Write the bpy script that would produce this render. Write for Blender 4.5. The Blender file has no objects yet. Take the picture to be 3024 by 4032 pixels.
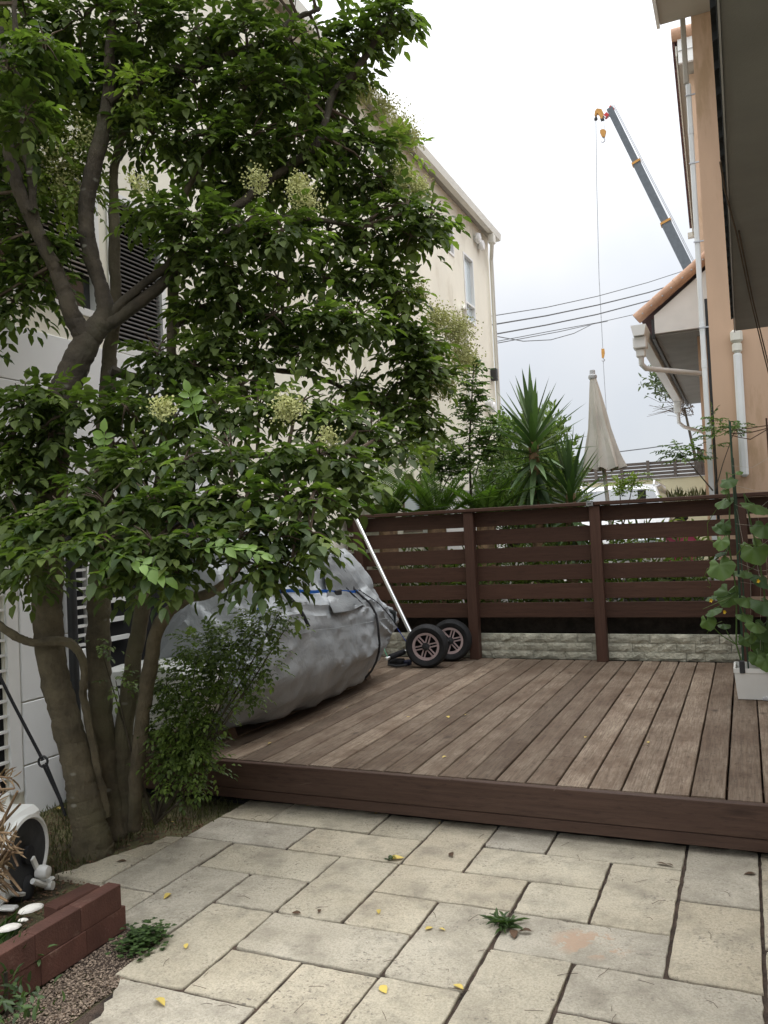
import bpy, bmesh, math, random
import numpy as np
from mathutils import Vector, Matrix, noise as mnoise

random.seed(7); rng = np.random.default_rng(7)
scn = bpy.context.scene
col = scn.collection

# ------------------------------------------------------------------ camera
# world: X along the fence, Y towards the fence, Z up, deck top at Z = 0 (metres)
YAW, PITCH, ROLL = 0.4150, 0.0271, -0.0469
CAM = Vector((2.4538, -3.7607, 1.1912)); FPX = 3213.0
_cy, _sy, _cp, _sp = math.cos(YAW), math.sin(YAW), math.cos(PITCH), math.sin(PITCH)
FW = Vector((-_sy*_cp, _cy*_cp, _sp)); _r0 = Vector((_cy, _sy, 0)); _u0 = _r0.cross(FW)
RT = math.cos(ROLL)*_r0 + math.sin(ROLL)*_u0
UP = -math.sin(ROLL)*_r0 + math.cos(ROLL)*_u0
cam = bpy.data.cameras.new('camera'); camo = bpy.data.objects.new('camera', cam); col.objects.link(camo)
mw = Matrix((RT, UP, -FW)).transposed().to_4x4(); mw.translation = CAM
camo.matrix_world = mw
cam.sensor_fit = 'VERTICAL'; cam.sensor_height = 36.0; cam.lens = FPX/4032*36.0
cam.clip_start = 0.05; cam.clip_end = 2000
scn.camera = camo
scn.render.resolution_x = 768; scn.render.resolution_y = 1024

# ------------------------------------------------------------------ overcast sky
SUN_EL, SUN_AZ = math.radians(62), math.radians(35)       # azimuth from +Y towards +X
ZENITH, HORIZON = 3.85, .575
w = bpy.data.worlds.new('World'); scn.world = w; w.use_nodes = True
nt = w.node_tree; nt.nodes.clear()
N = nt.nodes.new; L = nt.links.new
out = N('ShaderNodeOutputWorld'); bg = N('ShaderNodeBackground'); L(bg.outputs[0], out.inputs[0])
tc = N('ShaderNodeTexCoord'); sep = N('ShaderNodeSeparateXYZ'); L(tc.outputs['Generated'], sep.inputs[0])
mx = N('ShaderNodeMath'); mx.operation = 'MAXIMUM'; L(sep.outputs['Z'], mx.inputs[0]); mx.inputs[1].default_value = 0.0
pw = N('ShaderNodeMath'); pw.operation = 'POWER'; L(mx.outputs[0], pw.inputs[0]); pw.inputs[1].default_value = 2.4
ma = N('ShaderNodeMath'); ma.operation = 'MULTIPLY_ADD'; L(pw.outputs[0], ma.inputs[0])
ma.inputs[1].default_value = ZENITH-HORIZON; ma.inputs[2].default_value = HORIZON
nz = N('ShaderNodeTexNoise'); nz.inputs['Scale'].default_value = 2.2; nz.inputs['Detail'].default_value = 5
L(tc.outputs['Generated'], nz.inputs['Vector'])
cr = N('ShaderNodeValToRGB'); L(nz.outputs['Fac'], cr.inputs[0])
cr.color_ramp.elements[0].position = .38; cr.color_ramp.elements[0].color = (.82, .855, .915, 1)
cr.color_ramp.elements[1].position = .66; cr.color_ramp.elements[1].color = (1.0, 1.0, 1.0, 1)
vm = N('ShaderNodeVectorMath'); vm.operation = 'SCALE'; L(cr.outputs[0], vm.inputs[0]); L(ma.outputs[0], vm.inputs['Scale'])
sky = N('ShaderNodeTexSky'); sky.sky_type = 'NISHITA'; sky.sun_disc = False
sky.sun_elevation = SUN_EL; sky.sun_rotation = SUN_AZ
sks = N('ShaderNodeVectorMath'); sks.operation = 'SCALE'; L(sky.outputs[0], sks.inputs[0]); sks.inputs['Scale'].default_value = 0.1
mixs = N('ShaderNodeMix'); mixs.data_type = 'VECTOR'; mixs.inputs['Factor'].default_value = 0.9
L(sks.outputs[0], mixs.inputs['A']); L(vm.outputs[0], mixs.inputs['B'])
L(mixs.outputs['Result'], bg.inputs[0]); bg.inputs[1].default_value = 1.0

sl = bpy.data.lights.new('sun', 'SUN'); sl.energy = 0.7; sl.angle = math.radians(25); sl.color = (1, .97, .92)
so = bpy.data.objects.new('sun', sl); col.objects.link(so)
sd = Vector((math.sin(SUN_AZ)*math.cos(SUN_EL), math.cos(SUN_AZ)*math.cos(SUN_EL), math.sin(SUN_EL)))
so.rotation_euler = sd.to_track_quat('Z', 'Y').to_euler()

scn.view_settings.view_transform = 'Standard'; scn.view_settings.look = 'None'
scn.view_settings.exposure = 0.55; scn.view_settings.gamma = 1.0

# ------------------------------------------------------------------ pixel -> place helpers (photo read at 1659 px wide)
KPX = 3024/1659
def ray(x, y): return FW + RT*((x*KPX-1512)/FPX) - UP*((y*KPX-2016)/FPX)
def at(x, y, t=None, X=None, Y=None, Z=None):
    d = ray(x, y)
    if X is not None: t = (X-CAM.x)/d.x
    elif Y is not None: t = (Y-CAM.y)/d.y
    elif Z is not None: t = (Z-CAM.z)/d.z
    return CAM + d*t
PXM = FPX/KPX                                   # pixels per metre at depth 1
def depth(p): return (Vector(p)-CAM).dot(FW)

# ------------------------------------------------------------------ materials
MATS = {}
def ramp(nt, fac, c1, c2, p1=.35, p2=.65):
    r = nt.nodes.new('ShaderNodeValToRGB'); nt.links.new(fac, r.inputs[0])
    r.color_ramp.elements[0].position = p1; r.color_ramp.elements[0].color = (*c1, 1)
    r.color_ramp.elements[1].position = p2; r.color_ramp.elements[1].color = (*c2, 1)
    return r.outputs[0]
def mixc(nt, fac, a, b, mode='MIX'):
    m = nt.nodes.new('ShaderNodeMix'); m.data_type = 'RGBA'; m.blend_type = mode
    for sock, v in ((m.inputs['Factor'], fac), (m.inputs['A'], a), (m.inputs['B'], b)):
        if isinstance(v, (int, float)): sock.default_value = v
        elif isinstance(v, tuple): sock.default_value = (*v, 1)
        else: nt.links.new(v, sock)
    return m.outputs['Result']
def noise_tex(nt, vec, scale, detail=4, rough=.55):
    n = nt.nodes.new('ShaderNodeTexNoise'); n.inputs['Scale'].default_value = scale
    n.inputs['Detail'].default_value = detail; n.inputs['Roughness'].default_value = rough
    nt.links.new(vec, n.inputs['Vector']); return n.outputs['Fac']
def coords(nt, stretch=(1, 1, 1), rnd=True):
    tc = nt.nodes.new('ShaderNodeTexCoord'); mp = nt.nodes.new('ShaderNodeMapping')
    mp.inputs['Scale'].default_value = stretch
    nt.links.new(tc.outputs['Object'], mp.inputs['Vector'])
    oi = nt.nodes.new('ShaderNodeObjectInfo')
    if rnd:
        c = nt.nodes.new('ShaderNodeVectorMath'); c.operation = 'SCALE'; c.inputs[0].default_value = (37, 91, 53)
        nt.links.new(oi.outputs['Random'], c.inputs['Scale']); nt.links.new(c.outputs[0], mp.inputs['Location'])
    return mp.outputs[0], oi.outputs['Random'], tc.outputs['Object']
def new_mat(name):
    m = bpy.data.materials.new(name); m.use_nodes = True
    return m, m.node_tree, m.node_tree.nodes['Principled BSDF']
def bump(nt, bsdf, h, strength, dist=.02):
    b = nt.nodes.new('ShaderNodeBump'); b.inputs['Strength'].default_value = strength; b.inputs['Distance'].default_value = dist
    nt.links.new(h, b.inputs['Height']); nt.links.new(b.outputs[0], bsdf.inputs['Normal'])
def sc(c, k): return tuple(min(1, v*k) for v in c)
def simple(name, c, rough=.6, var=.18, scale=6, bmp=.15, bscale=60, metal=0, stretch=(1, 1, 1), c2=None, rv=.12, spec=.4, dirt=None, dist=.01):
    m, nt, b = new_mat(name)
    v, rnd, _ = coords(nt, stretch)
    base = ramp(nt, noise_tex(nt, v, scale, 6, .6), c2 or sc(c, 1-var), sc(c, 1+var))
    if dirt:
        base = mixc(nt, ramp(nt, noise_tex(nt, v, dirt[1], 8, .7), (0, 0, 0), (1, 1, 1), dirt[2], dirt[2]+.12), base, dirt[0])
    if rv:
        vr = ramp(nt, rnd, (1-rv,)*3, (1, 1, 1), 0, 1)
        base = mixc(nt, 1.0, base, vr, 'MULTIPLY')
    nt.links.new(base, b.inputs['Base Color'])
    b.inputs['Roughness'].default_value = rough; b.inputs['Metallic'].default_value = metal
    b.inputs['Specular IOR Level'].default_value = spec
    if bmp: bump(nt, b, noise_tex(nt, v, bscale, 5), bmp, dist)
    MATS[name] = m; return m

def wood_mat(name, dark, light, axis='Y', rough=.75, wear=.5, wearc=None, rv=.3, bmp=.35):
    m, nt, b = new_mat(name)
    st = {'X': (1.2, 26, 26), 'Y': (26, 1.2, 26), 'Z': (26, 26, 1.2)}[axis]
    st2 = {'X': (2, 7, 7), 'Y': (6, 3.4, 6), 'Z': (7, 7, 2)}[axis]
    v, rnd, ob = coords(nt, st); v2, _, _ = coords(nt, st2)
    g = noise_tex(nt, v, 2.2, 10, .72)
    base = ramp(nt, g, dark, light, .3, .7)
    big = noise_tex(nt, v2, .9, 6, .65)
    if wearc:
        wf = mixc(nt, 1.0, ramp(nt, big, (.06,)*3, (wear,)*3, .36, .64), ramp(nt, noise_tex(nt, v, 5.0, 6, .75), (.15,)*3, (1,)*3, .38, .62), 'MULTIPLY')
        wf = mixc(nt, 1.0, wf, ramp(nt, rnd, (.5,)*3, (1,)*3, .1, .9), 'MULTIPLY')
        base = mixc(nt, wf, base, wearc)
        v3, _, _ = coords(nt, {'X': (9, 60, 60), 'Y': (38, 17, 38), 'Z': (60, 60, 9)}[axis])
        base = mixc(nt, ramp(nt, noise_tex(nt, v3, 1.3, 5, .7), (0,)*3, (.5,)*3, .54, .68), base, sc(dark, .62))
    # knots
    vo = nt.nodes.new('ShaderNodeTexVoronoi'); vo.inputs['Scale'].default_value = .55; nt.links.new(v2, vo.inputs['Vector'])
    base = mixc(nt, ramp(nt, vo.outputs['Distance'], (.75,)*3, (0, 0, 0), .02, .09), base, sc(dark, .55))
    vr = ramp(nt, rnd, (1-rv,)*3, (1.0, 1.0, 1.0), 0, 1)
    base = mixc(nt, 1.0, base, vr, 'MULTIPLY')
    nt.links.new(base, b.inputs['Base Color']); b.inputs['Roughness'].default_value = rough
    b.inputs['Specular IOR Level'].default_value = .3
    bump(nt, b, g, bmp, .006)
    MATS[name] = m; return m

def leaf_mat(name, c, c2=None, trans=.3, rough=.42, attr=False, spec=.45, rv=.5):
    m, nt, b = new_mat(name)
    if attr:
        a = nt.nodes.new('ShaderNodeAttribute'); a.attribute_name = 'tint'
        base = mixc(nt, a.outputs['Fac'], sc(c, 1-rv*.6), c2 or sc(c, 1.5))
    else:
        oi = nt.nodes.new('ShaderNodeObjectInfo')
        base = mixc(nt, oi.outputs['Random'], sc(c, 1-rv*.6), c2 or sc(c, 1.5))
    nt.links.new(base, b.inputs['Base Color']); b.inputs['Roughness'].default_value = rough
    b.inputs['Specular IOR Level'].default_value = spec
    tr = nt.nodes.new('ShaderNodeBsdfTranslucent')
    t2 = mixc(nt, 1.0, base, (1.0, 1.25, .45), 'MULTIPLY'); nt.links.new(t2, tr.inputs['Color'])
    ms = nt.nodes.new('ShaderNodeMixShader'); ms.inputs[0].default_value = trans
    nt.links.new(b.outputs[0], ms.inputs[1]); nt.links.new(tr.outputs[0], ms.inputs[2])
    nt.links.new(ms.outputs[0], nt.nodes['Material Output'].inputs['Surface'])
    MATS[name] = m; return m

# ------------------------------------------------------------------ object helpers
def tag(o, label=None, cat=None, group=None, kind=None):
    if label: o['label'] = label
    if cat: o['category'] = cat
    if group: o['group'] = group
    if kind: o['kind'] = kind
    return o
def thing(name, loc, label, cat, group=None, kind=None):
    o = bpy.data.objects.new(name, None); col.objects.link(o); o.location = loc
    o.empty_display_size = .05
    return tag(o, label, cat, group, kind)
def adopt(o, parent):
    if parent is not None:
        o.parent = parent
        p = parent
        while p.parent is not None: p = p.parent
        # parts are built in world coordinates: cancel the thing's own offset once
        o.matrix_parent_inverse = Matrix.Translation(-parent.location) if parent.parent is None else Matrix.Identity(4)
        if parent.parent is not None:
            o.matrix_parent_inverse = parent_world(parent).inverted()
def parent_world(o):
    m = o.matrix_basis.copy()
    if o.parent is None: return m
    return parent_world(o.parent) @ o.matrix_parent_inverse @ m
class MB:
    def __init__(s): s.v = []; s.f = []
    def add(s, vs, fs):
        n = len(s.v); s.v += [tuple(v) for v in vs]; s.f += [tuple(i+n for i in f) for f in fs]; return s
    def box(s, x0, x1, y0, y1, z0, z1):
        return s.add([(x0,y0,z0),(x1,y0,z0),(x1,y1,z0),(x0,y1,z0),(x0,y0,z1),(x1,y0,z1),(x1,y1,z1),(x0,y1,z1)],
              [(0,3,2,1),(4,5,6,7),(0,1,5,4),(1,2,6,5),(2,3,7,6),(3,0,4,7)])
    def bbox(s, x0, x1, y0, y1, z0, z1, b=.004):
        """box with chamfered edges"""
        bm = bmesh.new(); bmesh.ops.create_cube(bm, size=1)
        for v in bm.verts: v.co = Vector(((x0+x1)/2+v.co.x*(x1-x0), (y0+y1)/2+v.co.y*(y1-y0), (z0+z1)/2+v.co.z*(z1-z0)))
        bmesh.ops.bevel(bm, geom=bm.edges[:], offset=b, segments=1, affect='EDGES')
        s.bm(bm); return s
    def bm(s, bm, M=None):
        bm.verts.index_update()
        vs = [(M @ v.co) if M else v.co.copy() for v in bm.verts]
        s.add(vs, [[v.index for v in f.verts] for f in bm.faces]); bm.free(); return s
    def tube(s, path, rad, n=8, cap=True):
        path = [Vector(p) for p in path]
        if not hasattr(rad, '__len__'): rad = [rad]*len(path)
        b = len(s.v); prev = None
        for i, p in enumerate(path):
            d = (path[min(i+1, len(path)-1)]-path[max(i-1, 0)])
            d = d.normalized() if d.length > 1e-9 else Vector((0, 0, 1))
            if prev is None:
                a = d.orthogonal().normalized()
            else:
                a = (prev - d*prev.dot(d))
                a = a.normalized() if a.length > 1e-6 else d.orthogonal().normalized()
            prev = a; c = d.cross(a)
            for k in range(n):
                q = 2*math.pi*k/n
                s.v.append(tuple(p + (a*math.cos(q)+c*math.sin(q))*rad[i]))
        for i in range(len(path)-1):
            for k in range(n):
                k2 = (k+1) % n
                s.f.append((b+i*n+k, b+i*n+k2, b+(i+1)*n+k2, b+(i+1)*n+k))
        if cap:
            s.f.append(tuple(b+k for k in reversed(range(n)))); e = b+(len(path)-1)*n
            s.f.append(tuple(e+k for k in range(n)))
        return s
    def lathe(s, prof, M=None, n=24, cap=True):
        """profile of (radius, height), turned round local Z"""
        b = len(s.v); M = M or Matrix.Identity(4)
        for r, h in prof:
            for k in range(n):
                q = 2*math.pi*k/n; s.v.append(tuple(M @ Vector((r*math.cos(q), r*math.sin(q), h))))
        for i in range(len(prof)-1):
            for k in range(n):
                k2 = (k+1) % n; s.f.append((b+i*n+k, b+i*n+k2, b+(i+1)*n+k2, b+(i+1)*n+k))
        if cap:
            s.f.append(tuple(b+k for k in reversed(range(n)))); e = b+(len(prof)-1)*n
            s.f.append(tuple(e+k for k in range(n)))
        return s
    def prism(s, poly, d):
        """polygon of 3D points pushed along d"""
        n = len(poly); d = Vector(d); P = [Vector(p) for p in poly]
        return s.add(P+[p+d for p in P], [tuple(range(n-1, -1, -1)), tuple(range(n, 2*n))]+[(i, (i+1) % n, n+(i+1) % n, n+i) for i in range(n)])
    def mesh(s, name, smooth=False):
        me = bpy.data.meshes.new(name); me.from_pydata(s.v, [], s.f)
        bm = bmesh.new(); bm.from_mesh(me); bmesh.ops.recalc_face_normals(bm, faces=bm.faces[:]); bm.to_mesh(me); bm.free()
        if smooth:
            me.polygons.foreach_set('use_smooth', [True]*len(me.polygons))
            me.set_sharp_from_angle(angle=math.radians(42))
        return me
    def build(s, name, mat, parent=None, smooth=False, label=None):
        me = s.mesh(name, smooth); me.materials.append(MATS[mat])
        return place(name, me, parent, label=label)
def place(name, me, parent=None, loc=None, M=None, label=None):
    o = bpy.data.objects.new(name, me); col.objects.link(o)
    if loc is not None: o.location = loc
    if M is not None: o.matrix_basis = M
    adopt(o, parent)
    if label: o['label'] = label
    return o
def frame(d, up=(0, 0, 1)):
    """matrix whose local Z runs along d"""
    d = Vector(d).normalized(); u = Vector(up)
    x = u.cross(d)
    if x.length < 1e-5: x = Vector((1, 0, 0)).cross(d)
    x.normalize(); y = d.cross(x)
    return Matrix((x, y, d)).transposed()
def frame4(o, d, up=(0, 0, 1)):
    m = frame(d, up).to_4x4(); m.translation = Vector(o); return m

# ---- leaves: many leaflets at once (numpy), 6 triangles each, folded on the midrib
LT = np.array([[0,0,0],[.5,0,0],[1,0,-.10],[.28,.40,.10],[.66,.34,.07],[.28,-.40,.10],[.66,-.34,.07]])
LF = np.array([[0,1,3],[3,1,4],[4,1,2],[0,5,1],[5,6,1],[6,2,1]])
def leaf_arrays(org, dirs, nors, length, width):
    """world vertex array for n leaflets"""
    d = dirs/np.linalg.norm(dirs, axis=1, keepdims=True)
    n = nors - d*np.sum(nors*d, axis=1, keepdims=True); n /= np.linalg.norm(n, axis=1, keepdims=True)+1e-9
    s = np.cross(n, d)
    t = LT[None]
    return (org[:, None]+d[:, None]*t[..., 0:1]*length[:, None, None]+s[:, None]*t[..., 1:2]*width[:, None, None]
            + n[:, None]*t[..., 2:3]*length[:, None, None])
def leaves_obj(name, org, dirs, nors, length, width, tint, mat, parent=None, kind=None):
    V = leaf_arrays(org, dirs, nors, length, width); n = len(org)
    me = bpy.data.meshes.new(name)
    me.vertices.add(n*7); me.vertices.foreach_set('co', V.reshape(-1))
    F = (LF[None]+np.arange(n)[:, None, None]*7).reshape(-1)
    me.loops.add(n*18); me.loops.foreach_set('vertex_index', F.astype(np.int32))
    me.polygons.add(n*6); me.polygons.foreach_set('loop_start', np.arange(0, n*18, 3, dtype=np.int32))
    me.polygons.foreach_set('use_smooth', np.ones(n*6, dtype=bool))
    at_ = me.attributes.new('tint', 'FLOAT', 'POINT'); at_.data.foreach_set('value', np.repeat(tint, 7).astype(np.float32))
    me.update(); me.validate(); me.materials.append(MATS[mat])
    o = place(name, me, parent)
    if kind: o['kind'] = kind
    return o
LEAF1 = None
def unit_leaf(mat, key):
    me = bpy.data.meshes.new(key); me.from_pydata([tuple(v) for v in LT], [], [tuple(int(i) for i in f) for f in LF])
    me.polygons.foreach_set('use_smooth', [True]*6); me.materials.append(MATS[mat]); return me
def spray(org, d, up, length, pairs, leaf_len, leaf_w, droop=.25, r=None):
    """a compound leaf: rachis with opposite leaflets; returns lists of org, dir, normal, len, width"""
    r = r or random
    d = Vector(d).normalized(); up = Vector(up); up = (up-d*up.dot(d)).normalized(); s = up.cross(d)
    O, D, Nn, Ls, W = [], [], [], [], []
    for i in range(pairs):
        t = (i+.7)/(pairs+.3)
        p = Vector(org)+d*length*t-Vector((0, 0, 1))*droop*length*t*t
        for sg in (-1, 1):
            a = math.radians(52+r.uniform(-14, 14))
            dd = d*math.cos(a)+s*sg*math.sin(a)-Vector((0, 0, 1))*r.uniform(.1, .55)*(1+droop)+up*r.uniform(-.1, .12)
            O.append(p); D.append(dd); Nn.append(up+s*r.uniform(-.4, .4)+d*r.uniform(-.4, .3))
            k = r.uniform(.62, 1.18)*(1-.18*abs(t-.55)*2); Ls.append(leaf_len*k); W.append(leaf_w*k*r.uniform(.7, 1.15))
    p = Vector(org)+d*length-Vector((0, 0, 1))*droop*length
    O.append(p); D.append(d-Vector((0, 0, 1))*r.uniform(.2, .7)); Nn.append(up); Ls.append(leaf_len*1.1); W.append(leaf_w)
    return O, D, Nn, Ls, W
class Leaves:
    def __init__(s): s.O = []; s.D = []; s.N = []; s.L = []; s.W = []; s.T = []
    def spray(s, *a, tint=None, **k):
        o, d, n, l, w_ = spray(*a, **k)
        s.O += o; s.D += d; s.N += n; s.L += l; s.W += w_
        b = random.random() if tint is None else tint
        s.T += [min(1, max(0, b+random.uniform(-.15, .15))) for _ in o]
    def one(s, o, d, n, l, w_, t=None):
        s.O.append(Vector(o)); s.D.append(Vector(d)); s.N.append(Vector(n)); s.L.append(l); s.W.append(w_); s.T.append(random.random() if t is None else t)
    def arr(s): return tuple(np.array([tuple(v) for v in q], float) if q and isinstance(q[0], Vector) else np.array(q, float) for q in (s.O, s.D, s.N, s.L, s.W, s.T))
    def build(s, name, mat, parent, kind=None):
        return leaves_obj(name, *s.arr(), mat, parent, kind)
def rv3(r=1.0):
    while True:
        v = Vector((random.uniform(-1, 1), random.uniform(-1, 1), random.uniform(-1, 1)))
        if .05 < v.length < 1: return v.normalized()*r

# ------------------------------------------------------------------ material library
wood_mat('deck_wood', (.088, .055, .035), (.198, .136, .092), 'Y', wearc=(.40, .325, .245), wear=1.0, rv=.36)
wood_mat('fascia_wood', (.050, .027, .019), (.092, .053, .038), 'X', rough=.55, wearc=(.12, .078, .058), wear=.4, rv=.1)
wood_mat('fence_wood', (.056, .026, .0165), (.098, .048, .031), 'X', rough=.6, rv=.22, wearc=(.115, .06, .041), wear=.35)
wood_mat('post_wood', (.056, .027, .018), (.10, .05, .034), 'Z', rough=.6, rv=.2)
wood_mat('grey_wood', (.16, .135, .12), (.30, .265, .235), 'X', rough=.85, rv=.25)
wood_mat('far_fence_wood', (.10, .085, .075), (.19, .165, .15), 'X', rough=.85, rv=.35)
wood_mat('stand_wood', (.12, .08, .055), (.24, .17, .12), 'Z', rough=.8)
simple('soil', (.075, .052, .038), .95, .5, 14, .8, 90, c2=(.03, .022, .017), rv=0, dist=.03)
simple('moss_soil', (.115, .11, .05), .95, .5, 9, .8, 120, c2=(.06, .042, .028), rv=0, dist=.02)
simple('bed_soil', (.03, .024, .018), .95, .4, 14, .8, 60, rv=0)
simple('gravel', (.28, .23, .18), .8, .5, 60, .3, 90, c2=(.10, .075, .06), rv=.5)
simple('terrain', (.16, .16, .12), .95, .3, 2, .3, 20, rv=0)
simple('asphalt', (.20, .19, .18), .9, .2, 4, .3, 200, rv=0)
simple('cream_wall', (.82, .785, .665), .85, .05, 1.3, .3, 160, rv=0, stretch=(1.3, 1.3, .55), dirt=((.70, .655, .535), 1.7, .56), dist=.004)
simple('white_panel', (.82, .83, .83), .5, .03, 2, .1, 260, rv=0, dist=.002)
simple('white_paint', (.80, .80, .78), .4, .04, 4, .05, 80, rv=.03)
simple('white_plastic', (.78, .78, .74), .4, .05, 3, .05, 80, rv=.04, dirt=((.55, .52, .45), 3.5, .66))
simple('pipe_white', (.74, .76, .76), .4, .04, 3, 0, 1, rv=.03, dirt=((.6, .6, .56), 2.2, .66))
simple('cream_pipe', (.70, .685, .61), .45, .05, 3, 0, 1, rv=.03, dirt=((.5, .47, .38), 3, .62))
simple('orange_wall', (.57, .395, .275), .9, .06, 1.2, .5, 220, rv=0, stretch=(3, 3, .6), dirt=((.44, .30, .185), 1.4, .55), dist=.004)
simple('soffit', (.265, .268, .258), .9, .08, 3, .2, 160, rv=0)
simple('pale_soffit', (.40, .37, .32), .9, .06, 2, .2, 160, rv=0)
simple('dark_metal', (.03, .031, .033), .5, .2, 8, 0, 1, rv=.1)
simple('terracotta', (.52, .33, .225), .75, .15, 7, .25, 70, c2=(.45, .27, .18), rv=.25)
simple('dark_tile', (.13, .06, .055), .75, .3, 9, .2, 60, rv=.25)
simple('brick', (.118, .052, .037), .85, .18, 9, .35, 130, rv=.22, dirt=((.20, .12, .09), 11, .6))
simple('split_stone', (.50, .48, .385), .9, .2, 9, .9, 45, c2=(.30, .295, .23), rv=.22, dist=.02)
simple('rubber', (.014, .014, .015), .75, .3, 30, .2, 150, rv=0)
simple('rim_plastic', (.42, .32, .31), .55, .1, 10, 0, 1, rv=.05)
simple('alu', (.62, .63, .64), .32, .05, 5, .05, 200, metal=1, rv=0)
simple('steel', (.45, .45, .46), .38, .1, 6, 0, 1, metal=1, rv=0)
simple('black_rope', (.018, .018, .02), .85, .3, 60, .6, 300, rv=0)
simple('blue_strap', (.012, .13, .55), .6, .15, 30, .2, 200, rv=0)
simple('blue_rope', (.03, .06, .26), .7, .2, 40, .3, 300, rv=0)
simple('green_cord', (.10, .42, .24), .7, .1, 20, 0, 1, rv=0)
simple('gelcoat', (.62, .63, .60), .3, .05, 4, 0, 1, rv=0, dirt=((.38, .38, .34), 4, .58))
simple('foam', (.018, .018, .02), .9, .2, 30, .2, 200, rv=0)
simple('navy', (.015, .02, .05), .6, .2, 30, .2, 200, rv=0)
simple('red_paint', (.55, .05, .03), .5, .1, 5, 0, 1, rv=0)
simple('orange_paint', (.52, .26, .06), .5, .12, 6, 0, 1, rv=.05)
simple('boom_grey', (.12, .135, .15), .55, .12, 5, 0, 1, rv=.1)
simple('car_white', (.78, .79, .80), .18, .02, 3, 0, 1, rv=0, spec=.6)
simple('car_black', (.02, .02, .022), .45, .2, 5, 0, 1, rv=0)
simple('pale_yellow_wall', (.60, .57, .40), .9, .06, 1.5, .2, 120, rv=0)
simple('pink_plastic', (.60, .10, .20), .5, .05, 5, 0, 1, rv=0)
simple('canopy', (.53, .50, .44), .85, .08, 5, .3, 90, rv=0, dirt=((.40, .40, .32), 2.5, .56))
simple('cable', (.13, .135, .14), .7, .1, 5, 0, 1, rv=0)
simple('cable_light', (.36, .37, .38), .6, .1, 5, 0, 1, rv=0)
simple('tan_dry', (.34, .225, .125), .85, .35, 14, .2, 60, c2=(.16, .10, .06), rv=.4)
simple('charcoal', (.035, .037, .04), .7, .3, 10, .2, 80, rv=0)
simple('black_void', (.006, .006, .007), .8, .2, 4, 0, 1, rv=0)
simple('shell', (.74, .71, .64), .45, .1, 12, .3, 40, rv=.08, dirt=((.42, .36, .27), 14, .6))
simple('yellow_leaf', (.66, .47, .07), .6, .25, 30, .1, 80, c2=(.60, .50, .18), rv=.25)
simple('brown_leaf', (.14, .08, .045), .75, .4, 30, .2, 80, rv=.4)
simple('twig', (.10, .072, .05), .9, .3, 20, .3, 90, rv=0)
simple('green_stake', (.03, .07, .04), .5, .2, 20, .1, 100, rv=0)
simple('rust_stake', (.08, .045, .03), .8, .3, 20, .3, 100, rv=0)
simple('string', (.55, .52, .45), .8, .1, 20, 0, 1, rv=0)
simple('yellow_petal', (.80, .52, .02), .5, .1, 20, 0, 1, rv=.1)
simple('shutter_grey', (.20, .19, .185), .6, .1, 4, 0, 1, rv=.08)
simple('shutter_tan', (.42, .385, .35), .6, .1, 4, 0, 1, rv=.08)
simple('blue_roof', (.20, .25, .30), .6, .1, 4, .1, 40, rv=0)
simple('grey_box', (.50, .51, .52), .5, .06, 4, 0, 1, rv=0)
simple('flower', (.60, .60, .28), .8, .15, 30, 0, 1, c2=(.52, .54, .24), rv=.15)
leaf_mat('tree_leaf', (.066, .100, .031), (.195, .25, .068), trans=.5, attr=True, rough=.5, spec=.3)
leaf_mat('tree_leaf_one', (.052, .085, .036), (.115, .165, .060), trans=.40, rough=.48, spec=.35)
leaf_mat('young_leaf', (.17, .29, .05), (.24, .38, .08), trans=.4, rough=.4)
leaf_mat('shrub_leaf', (.07, .115, .026), (.16, .23, .05), trans=.3, attr=True)
leaf_mat('nandina_leaf', (.06, .11, .03), (.16, .24, .06), trans=.35, attr=True)
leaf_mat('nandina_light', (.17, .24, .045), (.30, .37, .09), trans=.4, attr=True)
leaf_mat('bush_leaf', (.15, .22, .07), (.28, .37, .13), trans=.35, attr=True, rough=.5)
leaf_mat('yucca_leaf', (.055, .105, .038), (.115, .19, .065), trans=.2, rough=.45)
leaf_mat('cycad_leaf', (.12, .22, .035), (.20, .32, .06), trans=.4, attr=True, rough=.38)
leaf_mat('cucumber_leaf', (.075, .14, .055), (.15, .24, .07), trans=.42, rough=.55)
leaf_mat('grass_blade', (.075, .085, .03), (.16, .165, .07), trans=.3, attr=True, rough=.6)
leaf_mat('weed_leaf', (.04, .072, .025), (.09, .15, .045), trans=.3, attr=True, rough=.5)
leaf_mat('far_leaf', (.07, .095, .05), (.13, .16, .09), trans=.3, attr=True, rough=.6)
leaf_mat('dry_frond', (.30, .20, .11), (.42, .30, .18), trans=.1, attr=True, rough=.8)

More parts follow.
